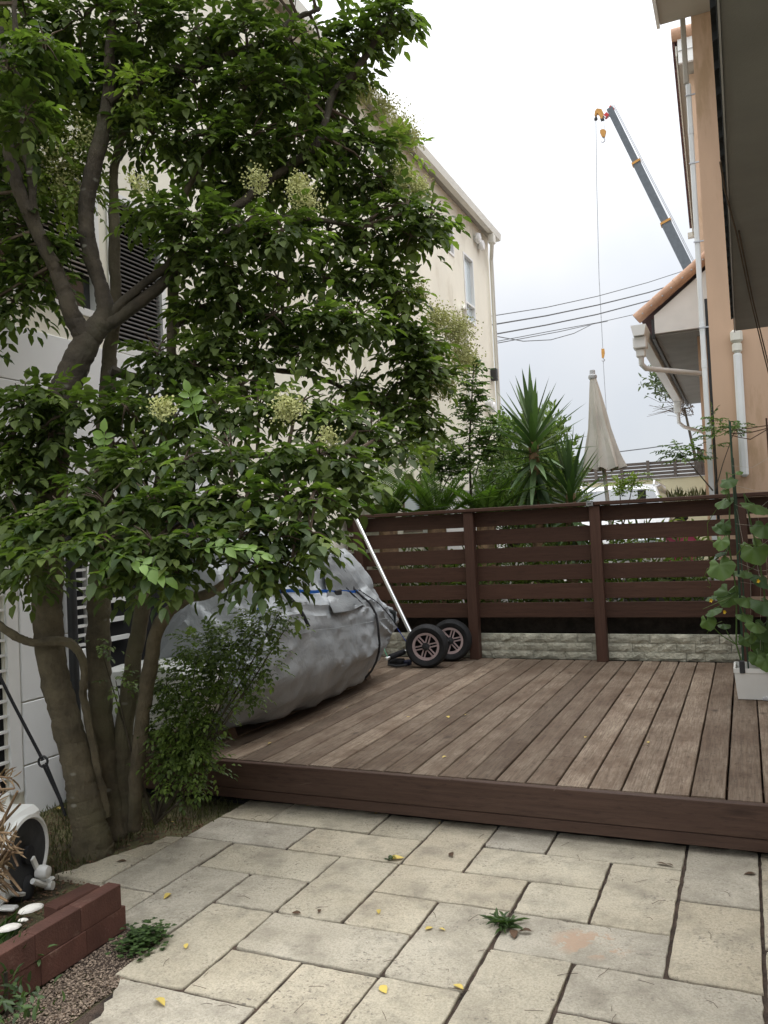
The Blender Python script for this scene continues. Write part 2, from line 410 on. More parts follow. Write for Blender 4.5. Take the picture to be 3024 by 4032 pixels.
def bark_mat(name='bark', c1=(.030, .023, .015), c2=(.085, .067, .042), c3=(.075, .07, .04)):
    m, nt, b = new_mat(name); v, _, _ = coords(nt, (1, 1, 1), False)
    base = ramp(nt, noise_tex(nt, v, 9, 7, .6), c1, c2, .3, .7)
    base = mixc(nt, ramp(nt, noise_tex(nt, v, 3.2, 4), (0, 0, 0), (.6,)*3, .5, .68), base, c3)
    vo = nt.nodes.new('ShaderNodeTexVoronoi'); vo.inputs['Scale'].default_value = 19
    mp = nt.nodes.new('ShaderNodeMapping'); mp.inputs['Scale'].default_value = (1, 1, 1.9); nt.links.new(v, mp.inputs['Vector']); nt.links.new(mp.outputs[0], vo.inputs['Vector'])
    thr = nt.nodes.new('ShaderNodeMath'); thr.operation = 'GREATER_THAN'; thr.inputs[1].default_value = .955
    sepc = nt.nodes.new('ShaderNodeSeparateColor'); nt.links.new(vo.outputs['Color'], sepc.inputs[0]); nt.links.new(sepc.outputs[0], thr.inputs[0])
    spot = nt.nodes.new('ShaderNodeMath'); spot.operation = 'MULTIPLY'
    nt.links.new(ramp(nt, vo.outputs['Distance'], (.7,)*3, (0,)*3, .18, .42), spot.inputs[0]); nt.links.new(thr.outputs[0], spot.inputs[1])
    base = mixc(nt, spot.outputs[0], base, (.30, .29, .24))
    nt.links.new(base, b.inputs['Base Color']); b.inputs['Roughness'].default_value = .85
    mf = nt.nodes.new('ShaderNodeMapping'); mf.inputs['Scale'].default_value = (1, 1, .28); nt.links.new(v, mf.inputs['Vector'])
    fis = noise_tex(nt, mf.outputs[0], 70, 8, .75)
    hh = nt.nodes.new('ShaderNodeMath'); hh.operation = 'ADD'; nt.links.new(fis, hh.inputs[0]); nt.links.new(noise_tex(nt, v, 28, 6), hh.inputs[1])
    bump(nt, b, hh.outputs[0], .9, .014); MATS[name] = m
bark_mat(); bark_mat('lit_bark', (.062, .05, .030), (.165, .136, .084), (.135, .125, .065))  # light put into the bark colour: paler lower trunk, darker upper limbs
def paving_mat(name, stain=None):
    m, nt, b = new_mat(name); v, rnd, ob = coords(nt)
    base = ramp(nt, noise_tex(nt, v, 3.0, 6, .6), (.50, .452, .358), (.64, .59, .485), .3, .7)
    tint = nt.nodes.new('ShaderNodeValToRGB'); nt.links.new(rnd, tint.inputs[0])
    e = tint.color_ramp.elements; e[0].color = (.90, .90, .91, 1); e[1].color = (1, .96, .89, 1)
    k = e.new(.5); k.color = (1, .985, .93, 1)
    base = mixc(nt, 1.0, base, tint.outputs[0], 'MULTIPLY')
    # grain, grey weathering blotches and pits
    base = mixc(nt, 1.0, base, ramp(nt, noise_tex(nt, v, 130, 4, .8), (.70,)*3, (1,)*3, .36, .58), 'MULTIPLY')
    base = mixc(nt, ramp(nt, noise_tex(nt, v, 5.5, 9, .72), (0,)*3, (.75,)*3, .46, .70), base, (.23, .205, .16))
    pits = ramp(nt, noise_tex(nt, v, 75, 5, .7), (0,)*3, (1,)*3, .545, .64)
    area = ramp(nt, noise_tex(nt, v, 7, 5, .6), (.1,)*3, (.95,)*3, .43, .64)
    pm = mixc(nt, 1.0, pits, area, 'MULTIPLY')
    base = mixc(nt, pm, base, (.17, .15, .125))
    if stain:
        mp = nt.nodes.new('ShaderNodeMapping'); mp.inputs['Location'].default_value = (-stain[0], -stain[1], 0)
        nt.links.new(ob, mp.inputs['Vector'])
        ln = nt.nodes.new('ShaderNodeVectorMath'); ln.operation = 'LENGTH'
        mp.inputs['Scale'].default_value = (1, 1.35, 1); nt.links.new(mp.outputs[0], ln.inputs[0])
        a = ramp(nt, ln.outputs['Value'], (1,)*3, (0,)*3, .09, .15)
        n2 = mixc(nt, 1.0, a, ramp(nt, noise_tex(nt, v, 17, 5, .6), (0,)*3, (.8,)*3, .49, .54), 'MULTIPLY')
        base = mixc(nt, n2, base, (.47, .325, .225))
    nt.links.new(base, b.inputs['Base Color']); b.inputs['Roughness'].default_value = .8
    b.inputs['Specular IOR Level'].default_value = .3
    bump(nt, b, noise_tex(nt, v, 70, 8, .75), .6, .007); MATS[name] = m
paving_mat('paving'); paving_mat('paving_stained', stain=(.03, .0))
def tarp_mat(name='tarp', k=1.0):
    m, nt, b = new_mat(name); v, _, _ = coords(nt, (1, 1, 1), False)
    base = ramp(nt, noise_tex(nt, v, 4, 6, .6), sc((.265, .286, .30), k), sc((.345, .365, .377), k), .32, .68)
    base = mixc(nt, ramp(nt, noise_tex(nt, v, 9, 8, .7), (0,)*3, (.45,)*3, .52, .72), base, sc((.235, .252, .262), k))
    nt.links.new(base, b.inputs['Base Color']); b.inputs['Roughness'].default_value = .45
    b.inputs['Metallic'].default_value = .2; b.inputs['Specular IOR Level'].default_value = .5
    # warped ridges: sharp creases like stiff woven sheet
    wn = nt.nodes.new('ShaderNodeTexNoise'); wn.inputs['Scale'].default_value = 3.5; nt.links.new(v, wn.inputs['Vector'])
    wm = nt.nodes.new('ShaderNodeVectorMath'); wm.operation = 'MULTIPLY_ADD'; nt.links.new(wn.outputs['Color'], wm.inputs[0]); wm.inputs[1].default_value = (.35, .35, .35); nt.links.new(v, wm.inputs[2])
    def ridge(scale, st):
        mp = nt.nodes.new('ShaderNodeMapping'); mp.inputs['Scale'].default_value = st; mp.inputs['Rotation'].default_value = (.5, .2, 0); nt.links.new(wm.outputs[0], mp.inputs['Vector'])
        vo = nt.nodes.new('ShaderNodeTexVoronoi'); vo.feature = 'F1'; vo.inputs['Scale'].default_value = scale; nt.links.new(mp.outputs[0], vo.inputs['Vector']); return vo.outputs['Distance']
    a1 = nt.nodes.new('ShaderNodeMath'); a1.operation = 'MULTIPLY_ADD'; nt.links.new(ridge(22, (1, .55, 1)), a1.inputs[0]); a1.inputs[1].default_value = .35; nt.links.new(noise_tex(nt, wm.outputs[0], 14, 7, .75), a1.inputs[2])
    bump(nt, b, a1.outputs[0], .5, .014); MATS[name] = m
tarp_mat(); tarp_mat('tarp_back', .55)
def glass_mat(name, c, rough=.06):
    m, nt, b = new_mat(name); b.inputs['Base Color'].default_value = (*c, 1); b.inputs['Roughness'].default_value = rough
    b.inputs['Specular IOR Level'].default_value = .9; b.inputs['Coat Weight'].default_value = .6; MATS[name] = m
glass_mat('dark_glass', (.012, .013, .015)); glass_mat('pale_glass', (.50, .58, .60), .12); glass_mat('car_glass', (.05, .065, .075), .05); MATS['car_glass'].node_tree.nodes['Principled BSDF'].inputs['Coat Weight'].default_value = 0
def clear_mat():
    m, nt, b = new_mat('clear'); b.inputs['Base Color'].default_value = (.95, .97, .97, 1); b.inputs['Transmission Weight'].default_value = 1
    b.inputs['Roughness'].default_value = .06; b.inputs['IOR'].default_value = 1.15; MATS['clear'] = m
clear_mat()
def stripe_mat():
    m, nt, b = new_mat('stripe'); v, _, _ = coords(nt, (1, 1, 1), False)
    wv = nt.nodes.new('ShaderNodeTexWave'); wv.wave_type = 'BANDS'; wv.bands_direction = 'DIAGONAL'; wv.inputs['Scale'].default_value = 1.2
    nt.links.new(v, wv.inputs['Vector'])
    nt.links.new(ramp(nt, wv.outputs['Fac'], (.8, .8, .8), (.5, .03, .03), .48, .52), b.inputs['Base Color']); MATS['stripe'] = m
stripe_mat()

GZ = -.23          # paving level
BZ = .15           # ground level beyond the fence
WX = -1.19         # face of the cream building

# ================================================================== SETTING
# ---- ground
def sheet(name, mat, x0, x1, y0, y1, z, nx=1, ny=1, amp=0):
    m = MB(); 
    for j in range(ny+1):
        for i in range(nx+1):
            x = x0+(x1-x0)*i/nx; y = y0+(y1-y0)*j/ny
            m.v.append((x, y, z+(amp*mnoise.noise(Vector((x*3, y*3, 0)))+amp*.6*mnoise.noise(Vector((x*11, y*11, 3))) if amp else 0)))
    for j in range(ny):
        for i in range(nx):
            a = j*(nx+1)+i; m.f.append((a, a+1, a+nx+2, a+nx+1))
    o = m.build(name, mat, smooth=bool(amp)); tag(o, kind='structure'); return o
sheet('ground', 'terrain', -300, 300, -200, 3.64, -.34)
sheet('ground', 'asphalt', -300, 300, 3.64, 500, BZ)
sheet('soil', 'moss_soil', -1.19, 3.6, -4.5, 3.6, -.252, 96, 160, .012)

# ---- paving slabs (grid of about 28 cm modules laid in a random-ashlar pattern)
sheet('paving_bed', 'soil', .0, 3.5, -1.62, .6, -.2395)
sheet('paving_bed', 'soil', .52, 3.5, -2.4, -1.62, -.2395)
pav = thing('patio_paving', (1.2, -.8, GZ), None, None, kind='structure')
gx = lambda i: -.118+.2836*i
gy = lambda j: -.225-.2815*j
SLABS = [(0,1,-1,0),(1,3,-1,0),(3,4,-1,0),(4,5,-1,1),(5,6,-1,0),(6,8,-1,0),(8,9,-1,1),(9,11,-1,0),(9,10,0,2),
 (0,2,0,1),(2,4,0,1),(5,7,0,1),(7,8,0,2),(6,7,1,2),(-1,0,1,2),(0,1,1,3),(1,3,1,2),(1,2,2,4),(3,4,1,3),(4,6,1,2),
 (2,3,2,3),(4,5,2,3),(5,6,2,4),(6,8,2,3),(8,9,1,3),(2,3,3,5),(3,5,3,4),(6,7,3,5),(7,9,3,4),(0,1,3,4),(-1,0,2,3),
 (3,4,4,5),(4,5,4,6),(5,6,4,5),(7,9,4,5),(2,4,5,6),(5,7,5,6),(7,8,5,6),(8,10,5,6),(9,10,2,4),(9,10,4,5),(10,11,0,2),(10,11,2,4)]
broken = {(-1,0,1,2):[(0,0),(1,3)], (-1,0,2,3):[(0,0),(0,3)], (2,4,5,6):[(0,1),(0,0)], (-2,-1,2,3):[(0,0)]}
for sidx, (i0, i1, j0, j1) in enumerate(SLABS):
    r = random.Random(sidx*31+5)
    g = .0042
    x0, x1, y1, y0 = gx(i0)+g+r.uniform(-.0015, .002), gx(i1)-g+r.uniform(-.002, .0015), gy(j0)-g+r.uniform(-.002, .0015), gy(j1)+g+r.uniform(-.0015, .002)
    key = (i0, i1, j0, j1)
    cor = [Vector((x0, y0, 0)), Vector((x1, y0, 0)), Vector((x1, y1, 0)), Vector((x0, y1, 0))]
    if key == (-1,0,1,2): cor[3] += Vector((.19, -.02, 0)); cor[0] += Vector((.11, 0, 0))
    if key == (-1,0,2,3): cor[3] += Vector((.10, 0, 0))
    if key == (2,4,5,6): cor[0] += Vector((.12, .04, 0)); cor[3] += Vector((.03, 0, 0))
    cen = sum(cor, Vector())/4
    pts = []
    for a in range(4):
        p, q = cor[a], cor[(a+1) % 4]; n = max(7, int((q-p).length/.032))
        for k in range(n):
            t = k/n; v = p.lerp(q, t)
            inward = (cen-v).normalized()
            amp = .0035 if k else .009
            if key in ((-1,0,1,2), (2,4,5,6), (-1,0,2,3)) and a == 3: amp = .03
            v = v+inward*abs(r.gauss(0, 1))*amp*.6
            pts.append(v)
    n = len(pts); m = MB(); tz = r.uniform(-.003, .002)
    for v in pts: m.v.append(((v-cen).x, (v-cen).y, -.045))
    for v in pts: m.v.append(((v-cen).x, (v-cen).y, -.004))
    for v in pts:
        u = v+(cen-v).normalized()*r.uniform(.0015, .0035); m.v.append(((u-cen).x, (u-cen).y, r.uniform(-.0015, .0005)))
    m.v.append((0, 0, 0))
    for k in range(n):
        k2 = (k+1) % n
        m.f += [(k, k2, n+k2, n+k), (n+k, n+k2, 2*n+k2, 2*n+k), (2*n+k, 2*n+k2, 3*n)]
    o = m.build('paving_slab', 'paving_stained' if key == (6,8,2,3) else 'paving')
    o.location = (cen.x, cen.y, GZ+tz); adopt(o, pav)

# ---- wooden deck
deck = thing('wooden_deck', (1.0, 1.75, -.2), 'low brown plank deck with a weathered top in front of the fence', 'deck')
board_meshes = []
for k in range(5):
    r = random.Random(k+40); m = MB(); segs = 10; prof = [(-.0685, -.034), (.0685, -.034), (.0685, -.005), (.0655, 0), (0, .0006), (-.0655, 0), (-.0685, -.005)]
    for s_ in range(segs+1):
        y = 3.53*s_/segs; dx = r.uniform(-.0012, .0012); dz = r.uniform(-.0012, .001)
        for (x, z) in prof: m.v.append((x+dx, y, z+dz))
    q = len(prof)
    for s_ in range(segs):
        for i in range(q): m.f.append((s_*q+i, s_*q+(i+1) % q, (s_+1)*q+(i+1) % q, (s_+1)*q+i))
    m.f += [tuple(range(q)), tuple(range(segs*q, segs*q+q))]
    me = m.mesh('board'); me.materials.append(MATS['deck_wood']); board_meshes.append(me)
for k in range(-8, 25):
    r = random.Random(k*7+3)
    place('board', board_meshes[k % 5], deck, loc=(.145*(k+.5)+r.uniform(-.0008, .0008), .003+r.uniform(0, .003), r.uniform(-.0015, .0015)))
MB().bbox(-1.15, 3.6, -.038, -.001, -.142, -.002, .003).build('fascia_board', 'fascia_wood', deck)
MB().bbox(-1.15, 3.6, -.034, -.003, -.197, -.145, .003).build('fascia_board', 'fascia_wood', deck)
for y in (.25, 1.0, 1.8, 2.6, 3.35):
    MB().box(-1.15, 3.6, y, y+.045, -.15, -.037).build('joist', 'post_wood', deck)
sw = MB()
for k in range(-8, 25):
    for yj in (.27, 1.02, 1.82, 2.62, 3.37):
        for sx in (-.045, .045): sw.lathe([(.0035, .0008), (.0, .0012)], Matrix.Translation((.145*(k+.5)+sx+random.uniform(-.004, .004), yj+random.uniform(-.005, .005), .0012)), 6, False)
sw.build('screws', 'dark_metal', deck)['kind'] = 'stuff'
MB().box(-1.15, 3.6, .02, 3.5, -.245, -.235).build('dark_undersheet', 'car_black', deck)  # black sheet added to keep the gaps between boards dark

# ---- stone-faced kerb wall under the fence
kw = thing('low_stone_wall', (1, 3.62, 0), 'low grey-green split-stone wall under the slatted fence', 'wall')
MB().box(-1.18, 3.6, 3.59, 3.70, -.23, .205).build('core', 'bed_soil', kw)
x = -1.15; ri = 0
for (z0, z1) in ((.0, .072), (.075, .148), (.151, .226)):
    r = random.Random(ri+11); ri += 1; x = -1.15-r.uniform(0, .15)
    while x < 3.5:
        wd = r.choice((.15, .21, .28, .34, .40)); m = MB(); nx, nz = max(3, int(wd/.05)), 3
        dep = r.uniform(.0, .012)
        for j in range(nz+1):
            for i in range(nx+1):
                e = 0 if i in (0, nx) or j in (0, nz) else 1
                px_, pz_ = x+.0015+(wd-.003)*i/nx, z0+(z1-z0)*j/nz
                m.v.append((px_, 3.575-dep-e*(.004+.013*abs(mnoise.noise(Vector((px_*14, pz_*22, ri)))+r.uniform(-.3, .3))), pz_))
        for j in range(nz):
            for i in range(nx): a = j*(nx+1)+i; m.f.append((a, a+1, a+nx+2, a+nx+1))
        b = len(m.v); m.v += [(x+.0015, 3.59, z0), (x+wd-.0015, 3.59, z0), (x+wd-.0015, 3.59, z1), (x+.0015, 3.59, z1)]
        m.f += [tuple([b+1, b]+list(range(0, nx+1))), tuple([b+3, b+2]+[nz*(nx+1)+i for i in range(nx, -1, -1)]),
                tuple([b, b+3]+[j*(nx+1) for j in range(nz, -1, -1)]), tuple([b+2, b+1]+[j*(nx+1)+nx for j in range(0, nz+1)])]
        m.build('stone', 'split_stone', kw); x += wd
tag(MB().box(-1.18, 3.6, 3.70, 5.6, BZ-.1, BZ+.03).build('planting_bed', 'bed_soil'), kind='structure')

# ---- slatted fence
fen = thing('slatted_fence', (.8, 3.5, 0), 'dark brown horizontal slat fence at the back of the deck', 'fence')
SZ = [1.352-.1685*i for i in range(6)]
PX = [-1.02, .118, 1.266, 2.425]
edges = [-1.18]+PX+[3.6]
for z in SZ:
    for a, b in zip(edges[:-1], edges[1:]):
        r = random.Random(int(z*1000)+int(a*100))
        L_ = b-a-.004; m = MB(); m.bbox(-L_/2, L_/2, -.012, .012, -.1355, 0, .002)
        me = m.mesh('slat'); me.materials.append(MATS['fence_wood'])
        place('slat', me, fen, loc=((a+b)/2, 3.557, z+r.uniform(-.0015, .0015)))
for px in PX:
    m = MB(); m.bbox(-.046, .046, -.046, .045, 0, 1.354, .004); me = m.mesh('post'); me.materials.append(MATS['post_wood'])
    place('post', me, fen, loc=(px, 3.497, 0))
for a, b in ((-1.18, 1.262), (1.266, 3.6)):
    MB().bbox(a, b, 3.435, 3.60, 1.356, 1.388, .004).build('cap_rail', 'fence_wood', fen)
br = MB().box(1.205, 1.262, 3.428, 3.434, 1.352, 1.392).box(1.205, 1.262, 3.428, 3.47, 1.3885, 1.392).build('bracket', 'steel', fen)
MB().box(1.218, 1.25, 3.424, 3.4275, 1.366, 1.374).build('bolt', 'dark_metal', br)

# ================================================================== CREAM BUILDING (left)
bld = thing('cream_building', (WX, 3, -.25), 'tall cream plastered building behind the tree with downpipe and narrow windows', 'building')
YE = 9.3
def opening_wall(x, y0, y1, z0, z1, holes, thick=.16):
    """wall in the plane X = x with rectangular holes (y0,y1,z0,z1)"""
    ys = sorted({y0, y1}|{h[0] for h in holes}|{h[1] for h in holes}); zs = sorted({z0, z1}|{h[2] for h in holes}|{h[3] for h in holes})
    m = MB()
    for ya, yb in zip(ys[:-1], ys[1:]):
        run = None
        for za, zb in zip(zs[:-1], zs[1:]):
            c = ((ya+yb)/2, (za+zb)/2)
            if any(h[0] < c[0] < h[1] and h[2] < c[1] < h[3] for h in holes):
                if run: m.box(x-thick, x, ya, yb, *run); run = None
            else: run = (run[0], zb) if run else (za, zb)
        if run: m.box(x-thick, x, ya, yb, *run)
    return m
WIN = [(7.88, 8.36, 4.33, 5.37), (7.0, 7.45, 5.15, 5.62), (-.75, .22, 2.62, 3.5), (.30, .86, 2.45, 3.5), (5.05, 5.75, 1.20, 1.82)]
LOW = [(-.146, 1.5, .35, 1.45), (-1.6, -.60, -.10, 1.45)]
opening_wall(WX, -3.5, YE, -.3, 6.015, WIN+LOW).build('wall', 'cream_wall', bld)
MB().box(-6, WX-.161, YE-.16, YE, -.3, 6.015).build('wall', 'cream_wall', bld)
MB().box(-6, WX-.161, -3.5, -3.34, -.3, 6.015).build('wall', 'cream_wall', bld)
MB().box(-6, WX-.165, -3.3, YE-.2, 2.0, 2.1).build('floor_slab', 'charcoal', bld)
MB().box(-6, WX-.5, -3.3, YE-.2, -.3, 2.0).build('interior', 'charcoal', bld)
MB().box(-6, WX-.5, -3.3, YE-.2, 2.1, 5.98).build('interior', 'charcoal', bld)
# siding panels over the lower near part
for (z0, z1) in ((-.26, .025), (.0335, .366), (.3745, .698), (.7065, 1.033), (1.0415, 1.38)):
    MB().bbox(WX+.003, WX+.018, -.50, -.150, z0, z1, .003).build('siding_panel', 'white_panel', bld)
for (z0, z1) in ((1.455, 1.79), (1.795, 2.13), (2.135, 2.44)):
    MB().bbox(WX+.003, WX+.018, -3.3, 1.35, z0, z1, .003).build('siding_panel', 'white_panel', bld)
for (z0, z1) in ((-.26, .025), (.0335, .345)):
    MB().bbox(WX+.003, WX+.018, -.145, 1.6, z0, z1, .003).build('siding_panel', 'white_panel', bld)
MB().bbox(WX+.003, WX+.018, -.145, .05, .3545, .595, .003).build('siding_panel', 'white_panel', bld)
# eave with gutter along the top
rf = MB().box(-6.2, WX+.11, -3.7, YE+.12, 6.02, 6.075).build('roof', 'pale_soffit', bld)
MB().prism([(WX+.115, -3.7, 5.955), (WX+.19, -3.7, 5.965), (WX+.205, -3.7, 6.07), (WX+.115, -3.7, 6.07)], (0, YE+3.8, 0)).build('gutter', 'cream_pipe', rf)
MB().tube([(WX+.15, YE-.30, 5.96), (WX+.15, YE-.30, 5.78), (WX+.06, YE-.06, 5.62), (WX+.06, YE-.05, -.2)], .033, 10).build('downpipe', 'cream_pipe', bld, True)
MB().bbox(WX+.10, WX+.20, YE-.36, YE-.24, 5.80, 5.953, .01).build('rainwater_head', 'cream_pipe', bld)
def window(par, y0, y1, z0, z1, glass, fr='white_paint', f=.035, bars=(), deep=.05):
    m = MB()
    for (a, b, c, d) in ((y0, y0+f, z0, z1), (y1-f, y1, z0, z1), (y0+f, y1-f, z0, z0+f), (y0+f, y1-f, z1-f, z1)): m.box(WX-deep, WX+.012, a, b, c, d)
    for zb in bars: m.box(WX-deep, WX+.008, y0+f, y1-f, zb-f*.5, zb+f*.5)
    wn = m.build('window', fr, par)
    MB().box(WX-deep+.004, WX-deep+.012, y0+f, y1-f, z0+f, z1-f).build('pane', glass, wn); return wn
window(bld, *WIN[0], 'pale_glass', f=.03, bars=(4.62,)); window(bld, *WIN[1], 'dark_glass')
window(bld, *WIN[4], 'pale_glass', fr='stand_wood', f=.05)
for (y0, y1, z0, z1), gm in ((WIN[2], 'cream_pipe'), (WIN[3], 'boom_grey')):
    wn = window(bld, y0, y1, z0, z1, 'dark_glass', f=.045)
    sl_me = MB().prism([(0, 0, -.008), (.024, 0, -.022), (.028, 0, -.016), (.004, 0, .0)], (0, y1-y0-.1, 0)).mesh('shutter_slat'); sl_me.materials.append(MATS['shutter_tan' if gm == 'cream_pipe' else 'shutter_grey'])
    zz = z0+.06 + (.22 if gm == 'cream_pipe' else 0)
    while zz < z1-.05:
        place('shutter_slat', sl_me, wn, loc=(WX-.034, y0+.05, zz)); zz += .03
# white louvre doors; black sheets close behind stand in for the unlit rooms
def louvre(y0, y1, z0, z1, pitch, h, post=.03):
    MB().box(WX-.02, WX+.02, y1-post, y1, z0, z1).build('louvre_frame', 'white_paint', bld)
    o = MB().box(WX-.02, WX+.02, y0, y0+post, z0, z1).build('louvre_frame', 'white_paint', bld)
    me = MB().box(-.012, .012, 0, y1-y0-2*post, 0, h).mesh('louvre_slat'); me.materials.append(MATS['white_paint'])
    zz = z0+.01
    while zz < z1-.01: place('louvre_slat', me, o, loc=(WX, y0+post, zz)); zz += pitch
MB().box(WX-.022, WX-.016, -1.6, -.60, -.10, 1.45).build('dark_room_sheet', 'black_void', bld)
MB().box(WX-.06, WX-.052, -.146, 1.5, .35, 1.45).build('dark_room_sheet', 'black_void', bld)
louvre(-1.6, -.515, -.10, 1.45, .0805, .013, .075)
louvre(-.146, .035, .60, 1.45, .0555, .016)
lf = MB().box(WX-.05, WX-.02, .035, 1.5, .35, .37).build('louvre_frame', 'white_paint', bld)
for zz in (.60, .72, .84, .96, 1.08, 1.2, 1.32): MB().box(WX-.04, WX-.02, .22, .40, zz, zz+.028).build('louvre_slat', 'white_paint', lf)
# vent caps, overflow pipe, small fittings
for y, z in ((8.52, 5.76), (8.70, 5.70), (8.72, 3.18), (8.9, 3.14)):
    MB().lathe([(.085, 0), (.085, .03), (.07, .055), (.0, .06)], frame4((WX+.045, y, z), (1, 0, 0)), 16, False).tube([(WX, y, z), (WX+.045, y, z)], .05, 10).build('vent_cap', 'white_paint', bld, True)
p0 = at(1001, 668, X=WX+.06)
MB().tube([p0+Vector((0, .05, -1.6)), p0+Vector((0, .05, -.02)), p0+Vector((.01, 0, .02)), p0+Vector((.03, -.10, .02)), p0+Vector((.03, -.13, -.04))], .035, 10).build('overflow_pipe', 'cream_pipe', bld, True)
MB().bbox(WX, WX+.10, YE-.25, YE-.15, 3.60, 3.8, .01).build('meter_box', 'dark_metal', bld)
MB().bbox(WX, WX+.18, 7.9, 8.75, .9, 1.9, .02).build('meter_cabinet', 'grey_box', bld)
# black drainpipe at the foot of the white panels
dp = at(247, 1690, X=WX+.05)
tag(MB().tube([(WX+.06, -.165, 1.3), (WX+.06, -.165, -.2)], .028, 10).lathe([(.05, -.2), (.05, -.14), (.03, -.12)], Matrix.Translation((WX+.06, -.165, 0)), 12).build('drainpipe', 'dark_metal', None, True),
    'black drainpipe at the foot of the white panelled wall', 'pipe')

# ================================================================== ORANGE HOUSE (right)
HY = 4.2; HX = 2.252
hs = thing('orange_house', (3.2, HY, BZ), 'orange rendered house wall behind the fence on the right', 'house')
MB().box(HX, 6.5, HY, HY+.2, BZ, 5.93).build('wall', 'orange_wall', hs)
MB().box(HX+.02, HX+.2, HY+.201, 7.2, BZ, 5.93).build('wall', 'orange_wall', hs)
# upper eave
ue = MB().box(1.985, 6.5, 2.6, 4.195, 5.80, 5.86).build('eave', 'pale_soffit', hs)
MB().box(1.955, 1.983, 2.6, 4.20, 5.77, 5.93).build('fascia', 'white_paint', ue)
MB().box(1.955, 6.5, 2.6, 4.2, 5.94, 6.05).build('roof_slab', 'terracotta', ue)
# downpipe on the near corner
def square_pipe(m, x, y, z0, z1, s_): m.bbox(x-s_, x+s_, y-s_, y+s_, z0, z1, s_*.35)
m = MB(); square_pipe(m, 2.196, HY+.03, BZ+.02, 5.2, .023)
dpipe = m.build('downpipe', 'pipe_white', hs)
m = MB(); m.bbox(2.158, 2.204, HY, HY+.06, 5.20, 6.0, .008); m.build('downpipe_head', 'pale_soffit', dpipe)
for z in (2.56, 2.9, 4.72): m = MB(); square_pipe(m, 2.196, HY+.03, z, z+.09, .0255); m.build('pipe_joint', 'pipe_white', dpipe)
for z in (2.02, 2.93, 3.72, 4.45, 5.08):
    MB().box(2.165, 2.252, HY+.0, HY+.012, z, z+.012).build('pipe_clip', 'steel', dpipe)
MB().box(2.226, 2.251, HY+.03, HY+.14, 1.1, 3.2).build('gap_strip', 'dark_metal', hs)  # dark strip filling the gap between pipe and wall
# second pipe with cap on the wall
m = MB(); m.bbox(2.44, 2.512, HY-.075, HY-.002, 1.55, 2.66, .02); p2 = m.build('wall_pipe', 'pipe_white', hs)
m = MB(); m.bbox(2.425, 2.527, HY-.095, HY-.001, 2.745, 2.86, .022); m.bbox(2.435, 2.517, HY-.082, HY-.001, 2.655, 2.75, .02); m.build('pipe_cap', 'cream_pipe', p2)
# near porch eave overhead
pe = thing('porch_eave', (3.2, .5, 2.5), 'dark grey eave soffit with tile edge overhead at the right', 'eave')
MB().box(2.468, 4.6, -4.2, 2.47, 2.50, 2.53).build('soffit', 'soffit', pe)
gt = MB().box(2.458, 2.4665, -4.2, 2.48, 2.494, 2.62).build('fascia', 'charcoal', pe)
MB().box(2.461, 2.4665, -4.2, 2.47, 2.489, 2.4935).build('drip_edge', 'grey_box', pe)
tm = MB()
for a in range(8):
    q0, q1 = math.pi*a/8, math.pi*(a+1)/8
tile_pts = [(math.cos(math.pi*a/6)*.085, math.sin(math.pi*a/6)*.05) for a in range(7)]
tm = MB().prism([(-.02, p[0], p[1]) for p in tile_pts]+[(-.02, p[0]*.8, p[1]*.8-.006) for p in reversed(tile_pts)], (.32, 0, .12))
tme = tm.mesh('roof_tile'); tme.materials.append(MATS['charcoal'])
y = -4.1
while y < 2.45: place('roof_tile', tme, pe, loc=(2.463, y, 2.575)); y += .165
MB().prism([(2.46, -4.2, 2.61), (4.6, -4.2, 3.42), (4.6, -4.2, 3.46), (2.46, -4.2, 2.65)], (0, 6.66, 0)).build('roof_slab', 'dark_tile', pe)
MB().box(4.4, 4.6, -4.2, 2.4, GZ, 2.5).build('wall', 'orange_wall', pe)
# cord hanging from the eave
cpts = [at(1556, 350, Z=2.482), at(1566, 410, Z=2.482), at(1590, 500, Z=2.482), at(1622, 650, Z=2.482), at(1661, 810, Y=2.2), at(1700, 1000, Y=2.2)]
tag(MB().tube(cpts, .004, 5).tube([p+Vector((.012, 0, 0)) for p in cpts[2:]], .004, 5).build('cord', 'twig', None, True), 'thin brown cord hanging down from the grey eave', 'cord')

# ---- rear wing of the tiled house: low gable and high shed roof
rw = thing('tiled_house', (2.2, 8, BZ), 'white gabled house with terracotta rake tiles beside the downpipe', 'house')
GY = 6.42
MB().prism([(1.60, GY, 3.425), (2.9, GY, 3.425), (2.9, GY, 4.62), (1.60, GY, 3.64)], (0, .04, 0)).build('gable_board', 'white_paint', rw)
MB().box(1.60, 3.0, GY+.041, 12.85, 3.40, 3.423).build('soffit', 'soffit', rw)
MB().box(2.05, 3.0, GY+.35, 12.6, BZ, 3.40).build('wall', 'orange_wall', rw)
MB().box(1.565, 1.598, GY, 12.85, 3.36, 3.60).build('fascia', 'dark_metal', rw)
rs = MB().prism([(1.45, GY-.02, 3.60), (2.95, GY-.02, 4.72), (2.95, GY-.02, 4.76), (1.45, GY-.02, 3.64)], (0, 6.4, 0)).build('roof_slab', 'dark_tile', rw)
